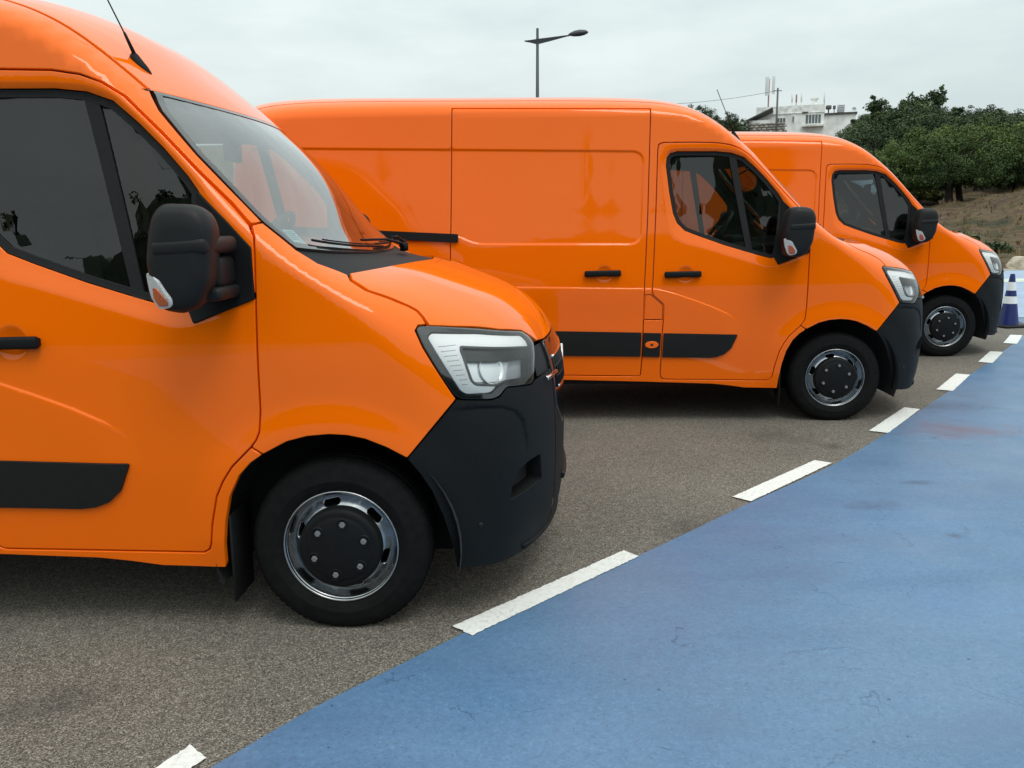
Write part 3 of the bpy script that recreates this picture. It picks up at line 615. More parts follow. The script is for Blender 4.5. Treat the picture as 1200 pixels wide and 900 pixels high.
    # ---- parts that come in pairs
    for sg in (0, 1):
        g = (lambda mb: mb) if sg == 0 else (lambda mb: mb.mirror())
        d = g(door).obj('front_door', [PAINT, TRIM], van)
        g(seal).obj('window_seal', RUBBER, d); g(glass).obj('door_glass', GLASS, d); g(divider).obj('window_divider', RUBBER, d)
        yh = -float(Yof(np.array([-1.175]), np.array([1.137]))[0])-.022
        g(handle.moved(Matrix.Translation((-1.175, yh, 1.137)) @ Matrix.Rotation(math.radians(-.6), 4, 'Y'))).obj('door_handle', PLASTIC, d); g(m_door).obj('side_moulding', PLASTIC2, d)
        s = g(slide).obj('sliding_door', PAINT, van); yh = -float(Yof(np.array([-1.765]), np.array([1.15]))[0])-.022
        g(handle.moved(Matrix.Translation((-1.768, yh, 1.150)) @ Matrix.Rotation(math.radians(-.6), 4, 'Y'))).obj('door_handle', PLASTIC, s); g(m_slide).obj('side_moulding', PLASTIC2, s)
        g(flap).obj('fuel_flap', PAINT, van)
        ms = g(m_strip).obj('side_moulding', PLASTIC2, van); g(m_rear).obj('side_moulding', PLASTIC2, van)
        ov = [(-1.396+.047*math.cos(a), .611+.024*math.sin(a)) for a in np.linspace(0, 2*math.pi, 25)[:-1]]
        badge = sheet(ov, gap=0, sp=.02, step=.02, flange=.006, off=.0165); badge.join(sheet([(-1.396+.012*math.cos(a), .611+.009*math.sin(a)) for a in np.linspace(0, 2*math.pi, 13)[:-1]], gap=0, sp=.02, step=.02, flange=0, off=.0175), 1)
        g(badge).obj('filler_lock', [PAINT, DARK], ms)
        rl = sheet(rounded([(-4.42, 1.545), (-4.42, 1.482), (-2.85, 1.394), (-2.85, 1.452)], .008, 3), gap=0, sp=.05, step=.025, flange=.03, off=.022, seam=False); g(rl).obj('slide_rail', PLASTIC, van)
        h = g(ring).obj('headlight', [GLOSSBLACK, LAMPGREY], van); g(MB().join(guide).join(ribs, 1)).obj('daytime_light', [WHITELAMP, LAMPGREY], h); g(MB().join(bowl).join(dish)).obj('reflector', SILVERBOWL, h); g(bezel).obj('lamp_bezel', GLOSSBLACK, h)
        g(proj).obj('projector', LAMPDARK, h); g(dark_refl).obj('lamp_dark_reflection', LAMPDARK, h); g(lens).obj('headlight_glass', LENS, h)
        mi = g(housing).obj('side_mirror', PLASTIC2, van); g(arm).obj('mirror_arm', PLASTIC2, mi); g(sail).obj('mirror_base', PLASTIC, mi)
        il = g(indic).obj('indicator', CLEARLENS, mi); g(indam).obj('indicator_bulb', AMBER, mi)
        mfl = rbox((-.418, -.88, .29), (.012, .20, .35), .004, 1); g(mfl).obj('mud_flap', RUBBER, van)
    bu = both(bump).join(front).join(lip).obj('bumper', PLASTIC, van)
    fogback.obj('fog_recess', DARK, bu); fogback.mirror().obj('fog_recess', DARK, bu)
    # small parking sensor on each bumper corner
    for sg in (-1, 1):
        pp3, pn3 = side_map(np.array([.53]), np.array([.40]), .001); a = lathe_y([(.001, -.003), (.010, -.002), (.012, .004)], 14)
        q3 = Vector((0, -1, 0)).rotation_difference(Vector(pn3[0])); a = a.moved(Matrix.Translation(Vector(pp3[0])) @ q3.to_matrix().to_4x4()); (a if sg < 0 else a.mirror()).obj('parking_sensor', PLASTIC2, bu)
    # ---- aerial
    ay = -.665
    p0, n0 = top_map(np.array([s_of([(-.705, 2.172)])[0][0]]), np.array([ay]), 0.0); p0 = Vector(p0[0])
    base = MB(); V = []; ring_n = 14
    for k, (w, h) in enumerate([(1, -.02), (1, .005), (.8, .025), (.45, .045), (.22, .06)]):
        for j in range(ring_n):
            a = 2*math.pi*j/ring_n; V.append(p0+Vector((.040*w*math.cos(a)-.019*(1-w), .018*w*math.sin(a), h*.62-.80*(.040*w*math.cos(a)-.014*(1-w)))))
    base.add(V, [(i*ring_n+j, i*ring_n+(j+1) % ring_n, (i+1)*ring_n+(j+1) % ring_n, (i+1)*ring_n+j) for i in range(4) for j in range(ring_n)]+[tuple(range(4*ring_n, 5*ring_n))], smooth=True)
    an = base.obj('aerial', PLASTIC, van); b0 = p0+Vector((-.020, 0, .040))
    tube([b0, b0+Vector((-.030, 0, .075)), b0+Vector((-.034, 0, .083)), b0+Vector((-.135, 0, .315))], [.008, .0055, .0030, .0026], 8).obj('aerial_mast', PLASTIC, an)
    # ---- wheels
    th = [(.212, -.085), (.222, -.102), (.245, -.111), (.257, -.1135), (.262, -.1165), (.267, -.1145), (.29, -.114), (.315, -.107), (.328, -.097), (.337, -.084), (.342, -.070), (.3435, -.046), (.335, -.044), (.335, -.034), (.3445, -.032), (.345, -.006), (.336, -.004), (.336, .004), (.345, .006)]
    tp = th+[(r, -y) for r, y in th[::-1] if y < -.006]+[(.205, .07), (.205, -.07)]
    tyre = lathe_y(tp, 96, True); tyre.v = [(x, y, max(z, -.3352)) for x, y, z in tyre.v]
    blocks = MB()
    for k in range(76):
        a = 2*math.pi*k/76
        for sg in (-1, 1):
            B = rbox((0, 0, 0), (.021, .034, .0032), 0).moved(Matrix.Rotation(a, 4, 'Y') @ Matrix.Translation((0, sg*.060, .3428)))
            if min(v[2] for v in B.v) > -.333: blocks.join(B)
    tyre.join(blocks)
    rim = lathe_y([(.206, .06), (.206, -.06), (.209, -.088), (.214, -.103), (.219, -.107), (.2225, -.103), (.2215, -.097), (.213, -.098), (.206, -.088), (.203, -.068), (.1965, -.060), (.195, -.046), (.190, -.042)], 96)
    def dm(u, v, off=0.0):
        r = np.hypot(u, v)+1e-6; yy = lambda q: -np.interp(q, [.13, .145, .158, .172, .185, .19, .2], [.084, .082, .0765, .066, .052, .047, .042]); e = .004
        sl = (yy(r+e)-yy(r-e))/(2*e); n = np.stack([sl*u/r, -np.ones_like(u), sl*v/r], 1)
        return np.stack([u, yy(r)-off, v], 1), n/np.linalg.norm(n, axis=1)[:, None]
    circ = lambda r, n, c=(0, 0): [(c[0]+r*math.cos(2*math.pi*k/n), c[1]+r*math.sin(2*math.pi*k/n)) for k in range(n)]
    slots = []
    for k in range(6):
        a0 = math.radians(42+60*k); hw = .0145; rc_ = .1715; S = []
        for sg in (1, -1): S += [(rc_+sg*hw*math.sin(q)*1.0, a0+sg*(.125+hw/rc_*math.cos(q))) for q in np.linspace(-math.pi/2, math.pi/2, 9)]
        slots.append([(r*math.cos(q), r*math.sin(q)) for r, q in S])
    disc = sheet(circ(.194, 72), [circ(.135, 40)]+slots, mp=dm, gap=0, sp=.02, step=.012, flange=.012)
    cap = lathe_y([(.1575, -.06), (.1575, -.108), (.155, -.119), (.147, -.126), (.134, -.1285), (.128, -.128), (.122, -.131), (.112, -.1345), (.06, -.137), (.045, -.1385), (.0005, -.139)], 72)
    nuts = []
    for k in range(6):
        a = math.radians(20+60*k); c = Vector((.101*math.cos(a), 0, .101*math.sin(a)))
        cupn = lathe_y([(.026, -.134), (.0225, -.1375), (.0205, -.1375), (.0185, -.128), (.001, -.127)], 18).moved(Matrix.Translation(c)); cap.join(cupn)
        nuts.append(lathe_y([(.0125, -.125), (.0125, -.139), (.0105, -.1425), (.006, -.1432), (.006, -.141), (.0005, -.141)], 6).moved(Matrix.Translation(c)))
    hubb = lathe_y([(.13, -.05), (.12, .02), (.20, .02), (.205, .09)], 40)
    def wheel(x, y, flip, spin):
        w = link('wheel', MB().mesh('wheel', DARK), van); w.location = (x, y, .335); w.rotation_euler = (0, 0, math.pi if flip else 0)
        w.data = hubb.mesh('wheel_hub', DARK)
        tyre.obj('tyre', TYRE, w)
        R = Matrix.Rotation(spin, 4, 'Y')
        rim2 = MB().join(rim).join(disc).moved(R); rim2.obj('rim', STEEL, w); cap.moved(R).obj('hub_cap', PLASTIC, w)
        for n in nuts:
            n = n.moved(R); n.sm = [False]*len(n.f); n.obj('wheel_nut', NUT, w)
    wheel(0, -.862, False, 0.0); wheel(0, .862, True, .4); wheel(-3.682, -.862, False, .9); wheel(-3.682, .862, True, 1.2)
    # ---- arch liners, floor pan, engine bay
    for x in (0, -3.682):
        for sg in (-1, 1):
            V = []; Fc = []; n = 28; R = .470
            for k in range(n+1):
                a = math.radians(-18+216*k/n); V += [(x-.01+R*math.cos(a), sg*.998, .335+R*math.sin(a)), (x-.01+R*math.cos(a), sg*.62, .335+R*math.sin(a))]
            for k in range(n): Fc.append((2*k, 2*k+2, 2*k+3, 2*k+1))
            Fc.append(tuple(2*k+1 for k in range(n+1))); MB().add(V, Fc, smooth=True).obj('arch_liner', DARK, van)
    under = rbox((-2.0, 0, .44), (2.7, 1.86, .30)).join(rbox((-4.4, 0, .46), (.42, 1.78, .26))).join(rbox((-1.9, 0, .38), (4.9, 1.16, .30))).join(rbox((.17, 0, .46), (1.0, 1.16, .44))).join(rbox((.06, 0, .86), (.86, 1.22, .44))).join(rbox((-.56, 0, .62), (.2, 1.82, .62)))
    under.obj('underbody', DARK, van)
    rbox((-1.63, 0, 1.40), (.03, 1.74, 1.75), .01).obj('bulkhead', DASH, van)
    # ---- cabin
    dp = [(-.60, .90), (-.63, 1.06), (-.70, 1.16), (-.71, 1.24), (-.66, 1.30), (-.52, 1.335), (-.30, 1.35), (-.12, 1.385), (-.06, 1.37), (-.06, .90)]; V = []; m = len(dp)
    for y in (-.88, -.84, .84, .88):
        k = .96 if abs(y) > .86 else 1; V += [(-.35+(x+.35)*k, y, 1.0+(z-1.0)*k) for x, z in dp]
    MB().add(V, [(i*m+j, i*m+(j+1) % m, (i+1)*m+(j+1) % m, (i+1)*m+j) for i in range(3) for j in range(m)]+[tuple(range(m)), tuple(range(4*m-1, 3*m-1, -1))]).obj('dashboard', DASH, van)
    rbox((-.48, .43, 1.345), (.20, .34, .10), .04, 3).obj('instrument_hood', DASH, van)
    swm = Matrix.Translation((-.655, .43, 1.44)) @ Matrix.Rotation(math.radians(-53), 4, 'Y')
    sw = tube([(.195*math.cos(a), .195*math.sin(a), 0) for a in np.linspace(0, 2*math.pi, 41)], .017, 10, False)
    for a in (0.2, math.pi-.2, -math.pi/2): sw.join(tube([(0, 0, -.03), (.19*math.sin(a), .19*math.cos(a), 0)], .016, 6))
    sw.join(rbox((0, 0, -.03), (.13, .15, .05), .02, 2)).moved(swm).obj('steering_wheel', DASH, van)
    for y, w in ((.47, .50), (-.28, .92)):
        s = rbox((-1.22, y, .98), (.50, w, .16), .05, 3).join(rbox((-1.20, y, .80), (.42, w*.9, .3))).obj('seat', FABRIC, van)
        rbox((-1.47, y, 1.29), (.13, w, .60), .05, 3, Matrix.Rotation(math.radians(-8), 3, 'Y')).obj('backrest', FABRIC, s)
        for hy in ((y,) if w < .6 else (y-.23, y+.23)): rbox((-1.53, hy, 1.70), (.09, .26, .18), .04, 3).obj('headrest', FABRIC, s)
    rbox((-.62, -.10, 1.865), (.03, .17, .085), .012, 2).join(tube([(-.60, -.10, 1.89), (-.50, -.10, 1.95)], .008, 6)).obj('cabin_mirror', DASH, van)
    return van

def copy_tree(o, parent=None):
    c = o.copy(); COL.objects.link(c); c.parent = parent
    for ch in list(o.children): copy_tree(ch, c)
    return c

VAN_GROUP = 'orange panel vans parked side by side'
spots = [(-.616, 4.008, -.0453, 'nearest orange van, cut off at the left edge with only cab and bonnet showing'),
         (2.508, 7.292, -.0505, 'middle orange van, its whole sliding side door showing between the two other vans'),
         (4.820, 10.21, -.0495, 'farthest orange van of the row, its black bumper beside the blue and white traffic cone')]
proto = build_van()
for i, (x, y, rz, lab) in enumerate(spots):
    v = proto if i == 0 else copy_tree(proto)
    v.location = (x, y, 0); v.rotation_euler = (0, 0, rz); tag(v, lab, 'van', VAN_GROUP)

# ------------------------------------------------------------------ ground
def hill(x, y):
    x = np.asarray(x, float); y = np.asarray(y, float); d = np.maximum(0, y-24.2)
    h = .075*d*d/(d+1.2)+.00068*np.minimum(d, 88)**2+1.9*np.exp(-((x-26.5)**2/30+(y-38)**2/40))*np.minimum(1, d/6)
    return h+(.09*np.sin(x*1.3+y*.7)+.07*np.sin(x*2.9-y*1.9+1))*np.minimum(1, d/4)

def node_mat(name, build, rough=.8):
    m = bpy.data.materials.new(name); m.use_nodes = True; nt = m.node_tree; b = nt.nodes['Principled BSDF']; b.inputs['Roughness'].default_value = rough
    tc = nt.nodes.new('ShaderNodeTexCoord'); build(nt, b, tc); return m
def nz(nt, tc, scale, detail=4, rough=.5, vec=None):
    n = nt.nodes.new('ShaderNodeTexNoise'); n.inputs['Scale'].default_value = scale; n.inputs['Detail'].default_value = detail; n.inputs['Roughness'].default_value = rough
    nt.links.new(vec if vec is not None else tc.outputs['Object'], n.inputs['Vector']); return n.outputs['Fac']
def ramp(nt, fac, *stops):
    r = nt.nodes.new('ShaderNodeValToRGB'); e = r.color_ramp.elements
    while len(e) < len(stops): e.new(.5)
    for k, (p, c) in enumerate(stops): e[k].position = p; e[k].color = (*c, 1) if len(c) == 3 else c
    nt.links.new(fac, r.inputs['Fac']); return r.outputs['Color']
def mixc(nt, fac, a, b, mode='MIX'):
    m = nt.nodes.new('ShaderNodeMix'); m.data_type = 'RGBA'; m.blend_type = mode
    for key, v in (('Factor', fac), ('A', a), ('B', b)):
        s = m.inputs[key] if key == 'Factor' else [i for i in m.inputs if i.name == key and i.type == 'RGBA'][0]
        if isinstance(v, (int, float)): s.default_value = v
        elif isinstance(v, tuple): s.default_value = (*v, 1)
        else: nt.links.new(v, s)
    return [o for o in m.outputs if o.type == 'RGBA'][0]
def math_(nt, op, a, b=0.0, clamp=False):
    m = nt.nodes.new('ShaderNodeMath'); m.operation = op; m.use_clamp = clamp
    for i, v in enumerate((a, b)):
        if isinstance(v, (int, float)): m.inputs[i].default_value = v
        else: nt.links.new(v, m.inputs[i])
    return m.outputs[0]
def bump_(nt, b, h, strength, dist):
    n = nt.nodes.new('ShaderNodeBump'); n.inputs['Strength'].default_value = strength; n.inputs['Distance'].default_value = dist
    nt.links.new(h, n.inputs['Height']); nt.links.new(n.outputs['Normal'], b.inputs['Normal'])
def vor(nt, tc, scale, feature='F1', out='Distance', vec=None):
    v = nt.nodes.new('ShaderNodeTexVoronoi'); v.feature = feature; v.inputs['Scale'].default_value = scale
    nt.links.new(vec if vec is not None else tc.outputs['Object'], v.inputs['Vector']); return v.outputs[out]
def spot(nt, tc, x, y, rx, ry):
    """1 at a given place on the ground fading to 0 around it, ragged by noise."""
    mp = nt.nodes.new('ShaderNodeMapping'); mp.inputs['Location'].default_value = (-x/rx, -y/ry, 0); mp.inputs['Scale'].default_value = (1/rx, 1/ry, 1)
    nt.links.new(tc.outputs['Object'], mp.inputs['Vector']); l = nt.nodes.new('ShaderNodeVectorMath'); l.operation = 'LENGTH'; nt.links.new(mp.outputs[0], l.inputs[0])
    d = math_(nt, 'ADD', l.outputs['Value'], math_(nt, 'MULTIPLY', math_(nt, 'SUBTRACT', nz(nt, tc, 5, 6, .65), .5), 2.6))
    return math_(nt, 'SUBTRACT', 1.0, d, True)

def m_asphalt(nt, b, tc):
    chips = vor(nt, tc, 235, 'F1', 'Color'); sep = nt.nodes.new('ShaderNodeSeparateColor'); nt.links.new(chips, sep.inputs[0])
    col = ramp(nt, sep.outputs[0], (0.0, (.034, .030, .025)), (.22, (.098, .087, .072)), (.75, (.182, .163, .137)), (1.0, (.37, .34, .29)))
    big = ramp(nt, nz(nt, tc, .9, 5, .6), (.3, (.80, .80, .80)), (.7, (1.12, 1.10, 1.07)))
    c = mixc(nt, 1.0, col, big, 'MULTIPLY'); fine = ramp(nt, nz(nt, tc, 26, 4, .6), (.3, (.82, .82, .82)), (.7, (1.14, 1.14, 1.14)))
    c = mixc(nt, 1.0, c, fine, 'MULTIPLY')
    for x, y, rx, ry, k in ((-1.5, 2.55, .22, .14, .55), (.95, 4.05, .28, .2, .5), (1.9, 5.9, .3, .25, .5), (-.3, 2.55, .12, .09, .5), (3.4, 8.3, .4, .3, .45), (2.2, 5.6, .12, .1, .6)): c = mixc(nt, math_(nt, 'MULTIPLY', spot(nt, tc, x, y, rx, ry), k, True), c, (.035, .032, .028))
    nt.links.new(c, b.inputs['Base Color']); bump_(nt, b, vor(nt, tc, 210), .8, .004)
ASPHALT = node_mat('asphalt', m_asphalt, .86)

def m_blue(base):
    def f(nt, b, tc):
        d = tuple(c*.86 for c in base); l = tuple(min(1, c*1.16) for c in base)
        c = ramp(nt, nz(nt, tc, .75, 7, .62), (.25, d), (.52, base), (.80, l))
        mp = nt.nodes.new('ShaderNodeMapping'); mp.inputs['Rotation'].default_value = (0, 0, .75); mp.inputs['Scale'].default_value = (.5, 3.2, 1); nt.links.new(tc.outputs['Object'], mp.inputs['Vector'])
        st = nz(nt, tc, 1.3, 6, .65, mp.outputs[0]); c = mixc(nt, 1.0, c, ramp(nt, st, (.34, (.90, .90, .91)), (.56, (1.0, 1.0, 1.0)), (.78, (1.13, 1.11, 1.07))), 'MULTIPLY')
        wk = ramp(nt, nz(nt, tc, .42, 6, .6), (.42, (0, 0, 0)), (.66, (1, 1, 1))); c = mixc(nt, math_(nt, 'MULTIPLY', wk, .55), c, (base[0]*.72+.078, base[1]*.72+.094, base[2]*.72+.100))     # chalky, worn thin
        g = nz(nt, tc, 38, 5, .6); c = mixc(nt, 1.0, c, ramp(nt, g, (.3, (.90, .90, .90)), (.7, (1.08, 1.08, 1.08))), 'MULTIPLY'); sp_ = vor(nt, tc, 150, 'F1', 'Color'); ss = nt.nodes.new('ShaderNodeSeparateColor'); nt.links.new(sp_, ss.inputs[0]); c = mixc(nt, 1.0, c, ramp(nt, ss.outputs[0], (.0, (.80, .80, .80)), (.12, (.96, .96, .96)), (.88, (1.03, 1.03, 1.03)), (1.0, (1.22, 1.20, 1.16))), 'MULTIPLY')
        wv = nt.nodes.new('ShaderNodeVectorMath'); wv.operation = 'ADD'; dn = nt.nodes.new('ShaderNodeTexNoise'); dn.inputs['Scale'].default_value = 3.0; dn.inputs['Detail'].default_value = 6
        nt.links.new(tc.outputs['Object'], dn.inputs['Vector']); sc = nt.nodes.new('ShaderNodeVectorMath'); sc.operation = 'SCALE'; sc.inputs['Scale'].default_value = .55
        nt.links.new(dn.outputs['Color'], sc.inputs[0]); nt.links.new(tc.outputs['Object'], wv.inputs[0]); nt.links.new(sc.outputs[0], wv.inputs[1])
        e = vor(nt, tc, 2.1, 'DISTANCE_TO_EDGE', 'Distance', wv.outputs[0])
        line = math_(nt, 'LESS_THAN', e, .0058); gate = math_(nt, 'GREATER_THAN', nz(nt, tc, 1.9, 3, .5), .565)
        crack = math_(nt, 'MULTIPLY', math_(nt, 'MULTIPLY', line, gate), .45)
        c = mixc(nt, crack, c, tuple(k*.30 for k in base))
        fl = math_(nt, 'MULTIPLY', math_(nt, 'LESS_THAN', vor(nt, tc, 9.0), .055), math_(nt, 'GREATER_THAN', nz(nt, tc, 1.1, 2), .50)); c = mixc(nt, math_(nt, 'MULTIPLY', fl, .65), c, (.02, .03, .06))
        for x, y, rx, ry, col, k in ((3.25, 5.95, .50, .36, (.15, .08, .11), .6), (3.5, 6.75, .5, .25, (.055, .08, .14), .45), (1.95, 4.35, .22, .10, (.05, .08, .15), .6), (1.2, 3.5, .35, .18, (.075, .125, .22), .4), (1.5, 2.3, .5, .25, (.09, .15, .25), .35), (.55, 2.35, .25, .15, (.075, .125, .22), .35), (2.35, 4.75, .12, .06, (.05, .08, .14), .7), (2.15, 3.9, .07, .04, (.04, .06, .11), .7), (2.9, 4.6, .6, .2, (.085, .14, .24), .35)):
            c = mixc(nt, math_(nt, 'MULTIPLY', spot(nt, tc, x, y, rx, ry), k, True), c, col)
        nt.links.new(c, b.inputs['Base Color'])
        r = ramp(nt, nz(nt, tc, 2.2, 5), (.3, (.33, .33, .33)), (.7, (.56, .56, .56))); nt.links.new(r, b.inputs['Roughness'])
        bump_(nt, b, mixc(nt, .35, g, math_(nt, 'SUBTRACT', 1.0, crack)), .22, .003)
    return f
BLUE = node_mat('blue_ground_paint', m_blue((.088, .178, .314)))
PALEBLUE = node_mat('sheen_blue_ground_paint', m_blue((.30, .40, .55)))  # bright sheen of the far ground at grazing view, put into a paler blue
def m_white(nt, b, tc):
    w = nz(nt, tc, 60, 5, .7); c = ramp(nt, w, (.27, (.16, .15, .14)), (.36, (.62, .62, .59)), (.50, (.74, .74, .71)), (.7, (.80, .80, .77))); nt.links.new(c, b.inputs['Base Color']); bump_(nt, b, vor(nt, tc, 210), .35, .003)
WHITEPAINT = node_mat('white_road_paint', m_white, .7)
def m_field(nt, b, tc):
    c = ramp(nt, nz(nt, tc, .55, 8, .68), (.32, (.022, .026, .010)), (.42, (.066, .050, .020)), (.50, (.125, .080, .037)), (.58, (.060, .034, .022)), (.72, (.19, .13, .065)))
    c = mixc(nt, 1.0, c, ramp(nt, nz(nt, tc, 5, 6, .7), (.32, (.5, .5, .5)), (.68, (1.4, 1.36, 1.25))), 'MULTIPLY'); nt.links.new(c, b.inputs['Base Color']); bump_(nt, b, nz(nt, tc, 3.5, 6, .7), .8, .25)
FIELD = node_mat('dry_hillside', m_field, .95)
SAND = mat('sandy_verge', (.36, .29, .22), .9, noise=(3, .25))

def flat(name, pts, z, m, parent=None, **k):
    if area2(pts) < 0: pts = pts[::-1]
    return MB().add([(x, y, z) for x, y in pts], [tuple(range(len(pts)))]).obj(name, m, parent, **k)
asph = flat('asphalt_parking', [(-90, -90), (90, -90), (90, 24.3), (-90, 24.3)], 0, ASPHALT, kind='structure')
edge = [(-9, -9), (-5.2, -3.6), (-3.3, -1.05), (-2.25, .35), (-1.55, 1.3), (-1.17, 1.83), (-.89, 2.19), (-.66, 2.49), (-.41, 2.76), (-.01, 3.18), (.56, 3.70), (1.28, 4.42), (2.03, 5.15), (2.65, 5.86), (3.26, 6.60), (3.85, 7.32), (4.41, 8.04), (5.0, 8.76), (5.52, 9.42), (6.08, 10.12), (6.60, 10.80), (7.0, 11.38), (7.32, 12.0), (7.5, 12.62)]
edge = [tuple(p) for p in smooth_path(edge, 4)]
blue = flat('blue_pavement', edge+[(90, 12.62), (90, -85), (-9, -85)], .004, BLUE, kind='structure')
pale = flat('pale_blue_pavement', [(-60, 12.74), (90, 12.74), (90, 23.7), (-60, 23.7)], .004, PALEBLUE, kind='structure')
flat('road_marking', [(-60, 19.55), (90, 19.55), (90, 20.55), (-60, 20.55)], .008, mat('worn_marking', (.50, .55, .47), .8, noise=(2, .2)), pale)
flat('sandy_verge', [(-60, 23.7), (90, 23.7), (90, 24.45), (-60, 24.45)], .010, SAND, kind='structure')
for (a, b, c_, d) in [((-1.47, 1.44), (-.985, 2.30), (-.915, 2.235), (-1.40, 1.385)), ((-.245, 3.035), (.515, 3.775), (.575, 3.70), (-.165, 2.96)), ((1.225, 4.535), (1.935, 5.235), (2.02, 5.165), (1.305, 4.45)), ((2.59, 5.97), (3.19, 6.72), (3.285, 6.645), (2.70, 5.90)), ((3.80, 7.42), (4.37, 8.18), (4.47, 8.105), (3.91, 7.345)), ((4.94, 8.83), (5.46, 9.53), (5.57, 9.46), (5.05, 8.75)), ((5.96, 10.14), (6.46, 10.85), (6.575, 10.78), (6.08, 10.06))]:
    q = resample([a, b, c_, d], .012); q = q+RNG.normal(0, .0018, q.shape); flat('road_marking', [tuple(p) for p in q], .008, WHITEPAINT, asph)

xs = np.unique(np.concatenate([np.linspace(-300, 0, 20), np.linspace(0, 60, 90), np.linspace(60, 400, 30)])); ys = np.unique(np.concatenate([np.linspace(24.25, 60, 70), np.linspace(60, 140, 40), np.linspace(140, 700, 14)]))
GX, GY = np.meshgrid(xs, ys); GZ = hill(GX, GY)-.015+np.where(GY < 24.5, -.0, 0); nx_ = len(xs)
hm = MB(); hm.add(np.stack([GX.ravel(), GY.ravel(), GZ.ravel()], 1), [(j*nx_+i, j*nx_+i+1, (j+1)*nx_+i+1, (j+1)*nx_+i) for j in range(len(ys)-1) for i in range(nx_-1)], smooth=True)
hm.obj('hillside', FIELD, kind='structure')
flat('open_ground', [(-700, -700), (700, -700), (700, 60), (-700, 60)], -.35, FIELD, kind='structure')

# ------------------------------------------------------------------ vegetation
def m_leaf(a, bcol, c3):
    def f(nt, b, tc):
        oi = nt.nodes.new('ShaderNodeObjectInfo'); at = nt.nodes.new('ShaderNodeAttribute'); at.attribute_name = 'tone'
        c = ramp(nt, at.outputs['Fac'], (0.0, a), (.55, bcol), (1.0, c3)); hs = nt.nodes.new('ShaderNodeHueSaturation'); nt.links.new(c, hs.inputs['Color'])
        nt.links.new(math_(nt, 'ADD', .8, math_(nt, 'MULTIPLY', oi.outputs['Random'], .4)), hs.inputs['Value']); nt.links.new(hs.outputs['Color'], b.inputs['Base Color'])
        b.inputs['Specular IOR Level'].default_value = .2
    return f
PINE = node_mat('pine_needles', m_leaf((.030, .054, .018), (.084, .128, .036), (.165, .205, .054)), .7)
PINEDARK = node_mat('dark_pine_needles', m_leaf((.028, .048, .022), (.056, .084, .034), (.100, .126, .050)), .7)
SHRUB = node_mat('shrub_leaves', m_leaf((.045, .065, .016), (.11, .13, .03), (.22, .21, .05)), .7)
DRYGRASS = node_mat('dry_grass_blades', m_leaf((.06, .048, .018), (.16, .115, .05), (.27, .20, .095)), .9)
BARK = mat('pine_bark', (.060, .046, .036), .9, noise=(6, .4))
def cards(centres, radii, per, size, rng, up=.35, tones=None):
    """Leaf clumps: many small triangles spread through each clump."""
    V = []; T = []
    for ci, (c, r) in enumerate(zip(centres, radii)):
        d = rng.normal(size=(per, 3)); d /= np.linalg.norm(d, axis=1)[:, None]; rr = r*rng.random(per)**.45; p = c+d*rr[:, None]*np.array([1, 1, .8])
        nrm = d*.7+rng.normal(size=(per, 3))*.5+np.array([0, 0, up]); nrm /= np.linalg.norm(nrm, axis=1)[:, None]
        a = np.cross(nrm, rng.normal(size=(per, 3))); a /= np.linalg.norm(a, axis=1)[:, None]; b = np.cross(nrm, a); s = size*(.6+.8*rng.random(per))[:, None]
        V.append(np.stack([p+a*s, p-a*s*.5+b*s*.75, p-a*s*.5-b*s*.75], 1).reshape(-1, 3)); t0 = tones[ci] if tones is not None else rng.random(); T.append(np.repeat(np.clip(t0+rng.normal(0, .13, per), 0, 1), 3))
    return np.vstack(V), np.concatenate(T)
def leaf_mesh(name, V, T, m):
    n = len(V)//3; me = bpy.data.meshes.new(name); me.from_pydata(V.tolist(), [], np.arange(n*3).reshape(-1, 3).tolist()); me.materials.append(m)
    at = me.attributes.new('tone', 'FLOAT', 'POINT'); at.data.foreach_set('value', T.astype(np.float32)); me.update(); return me
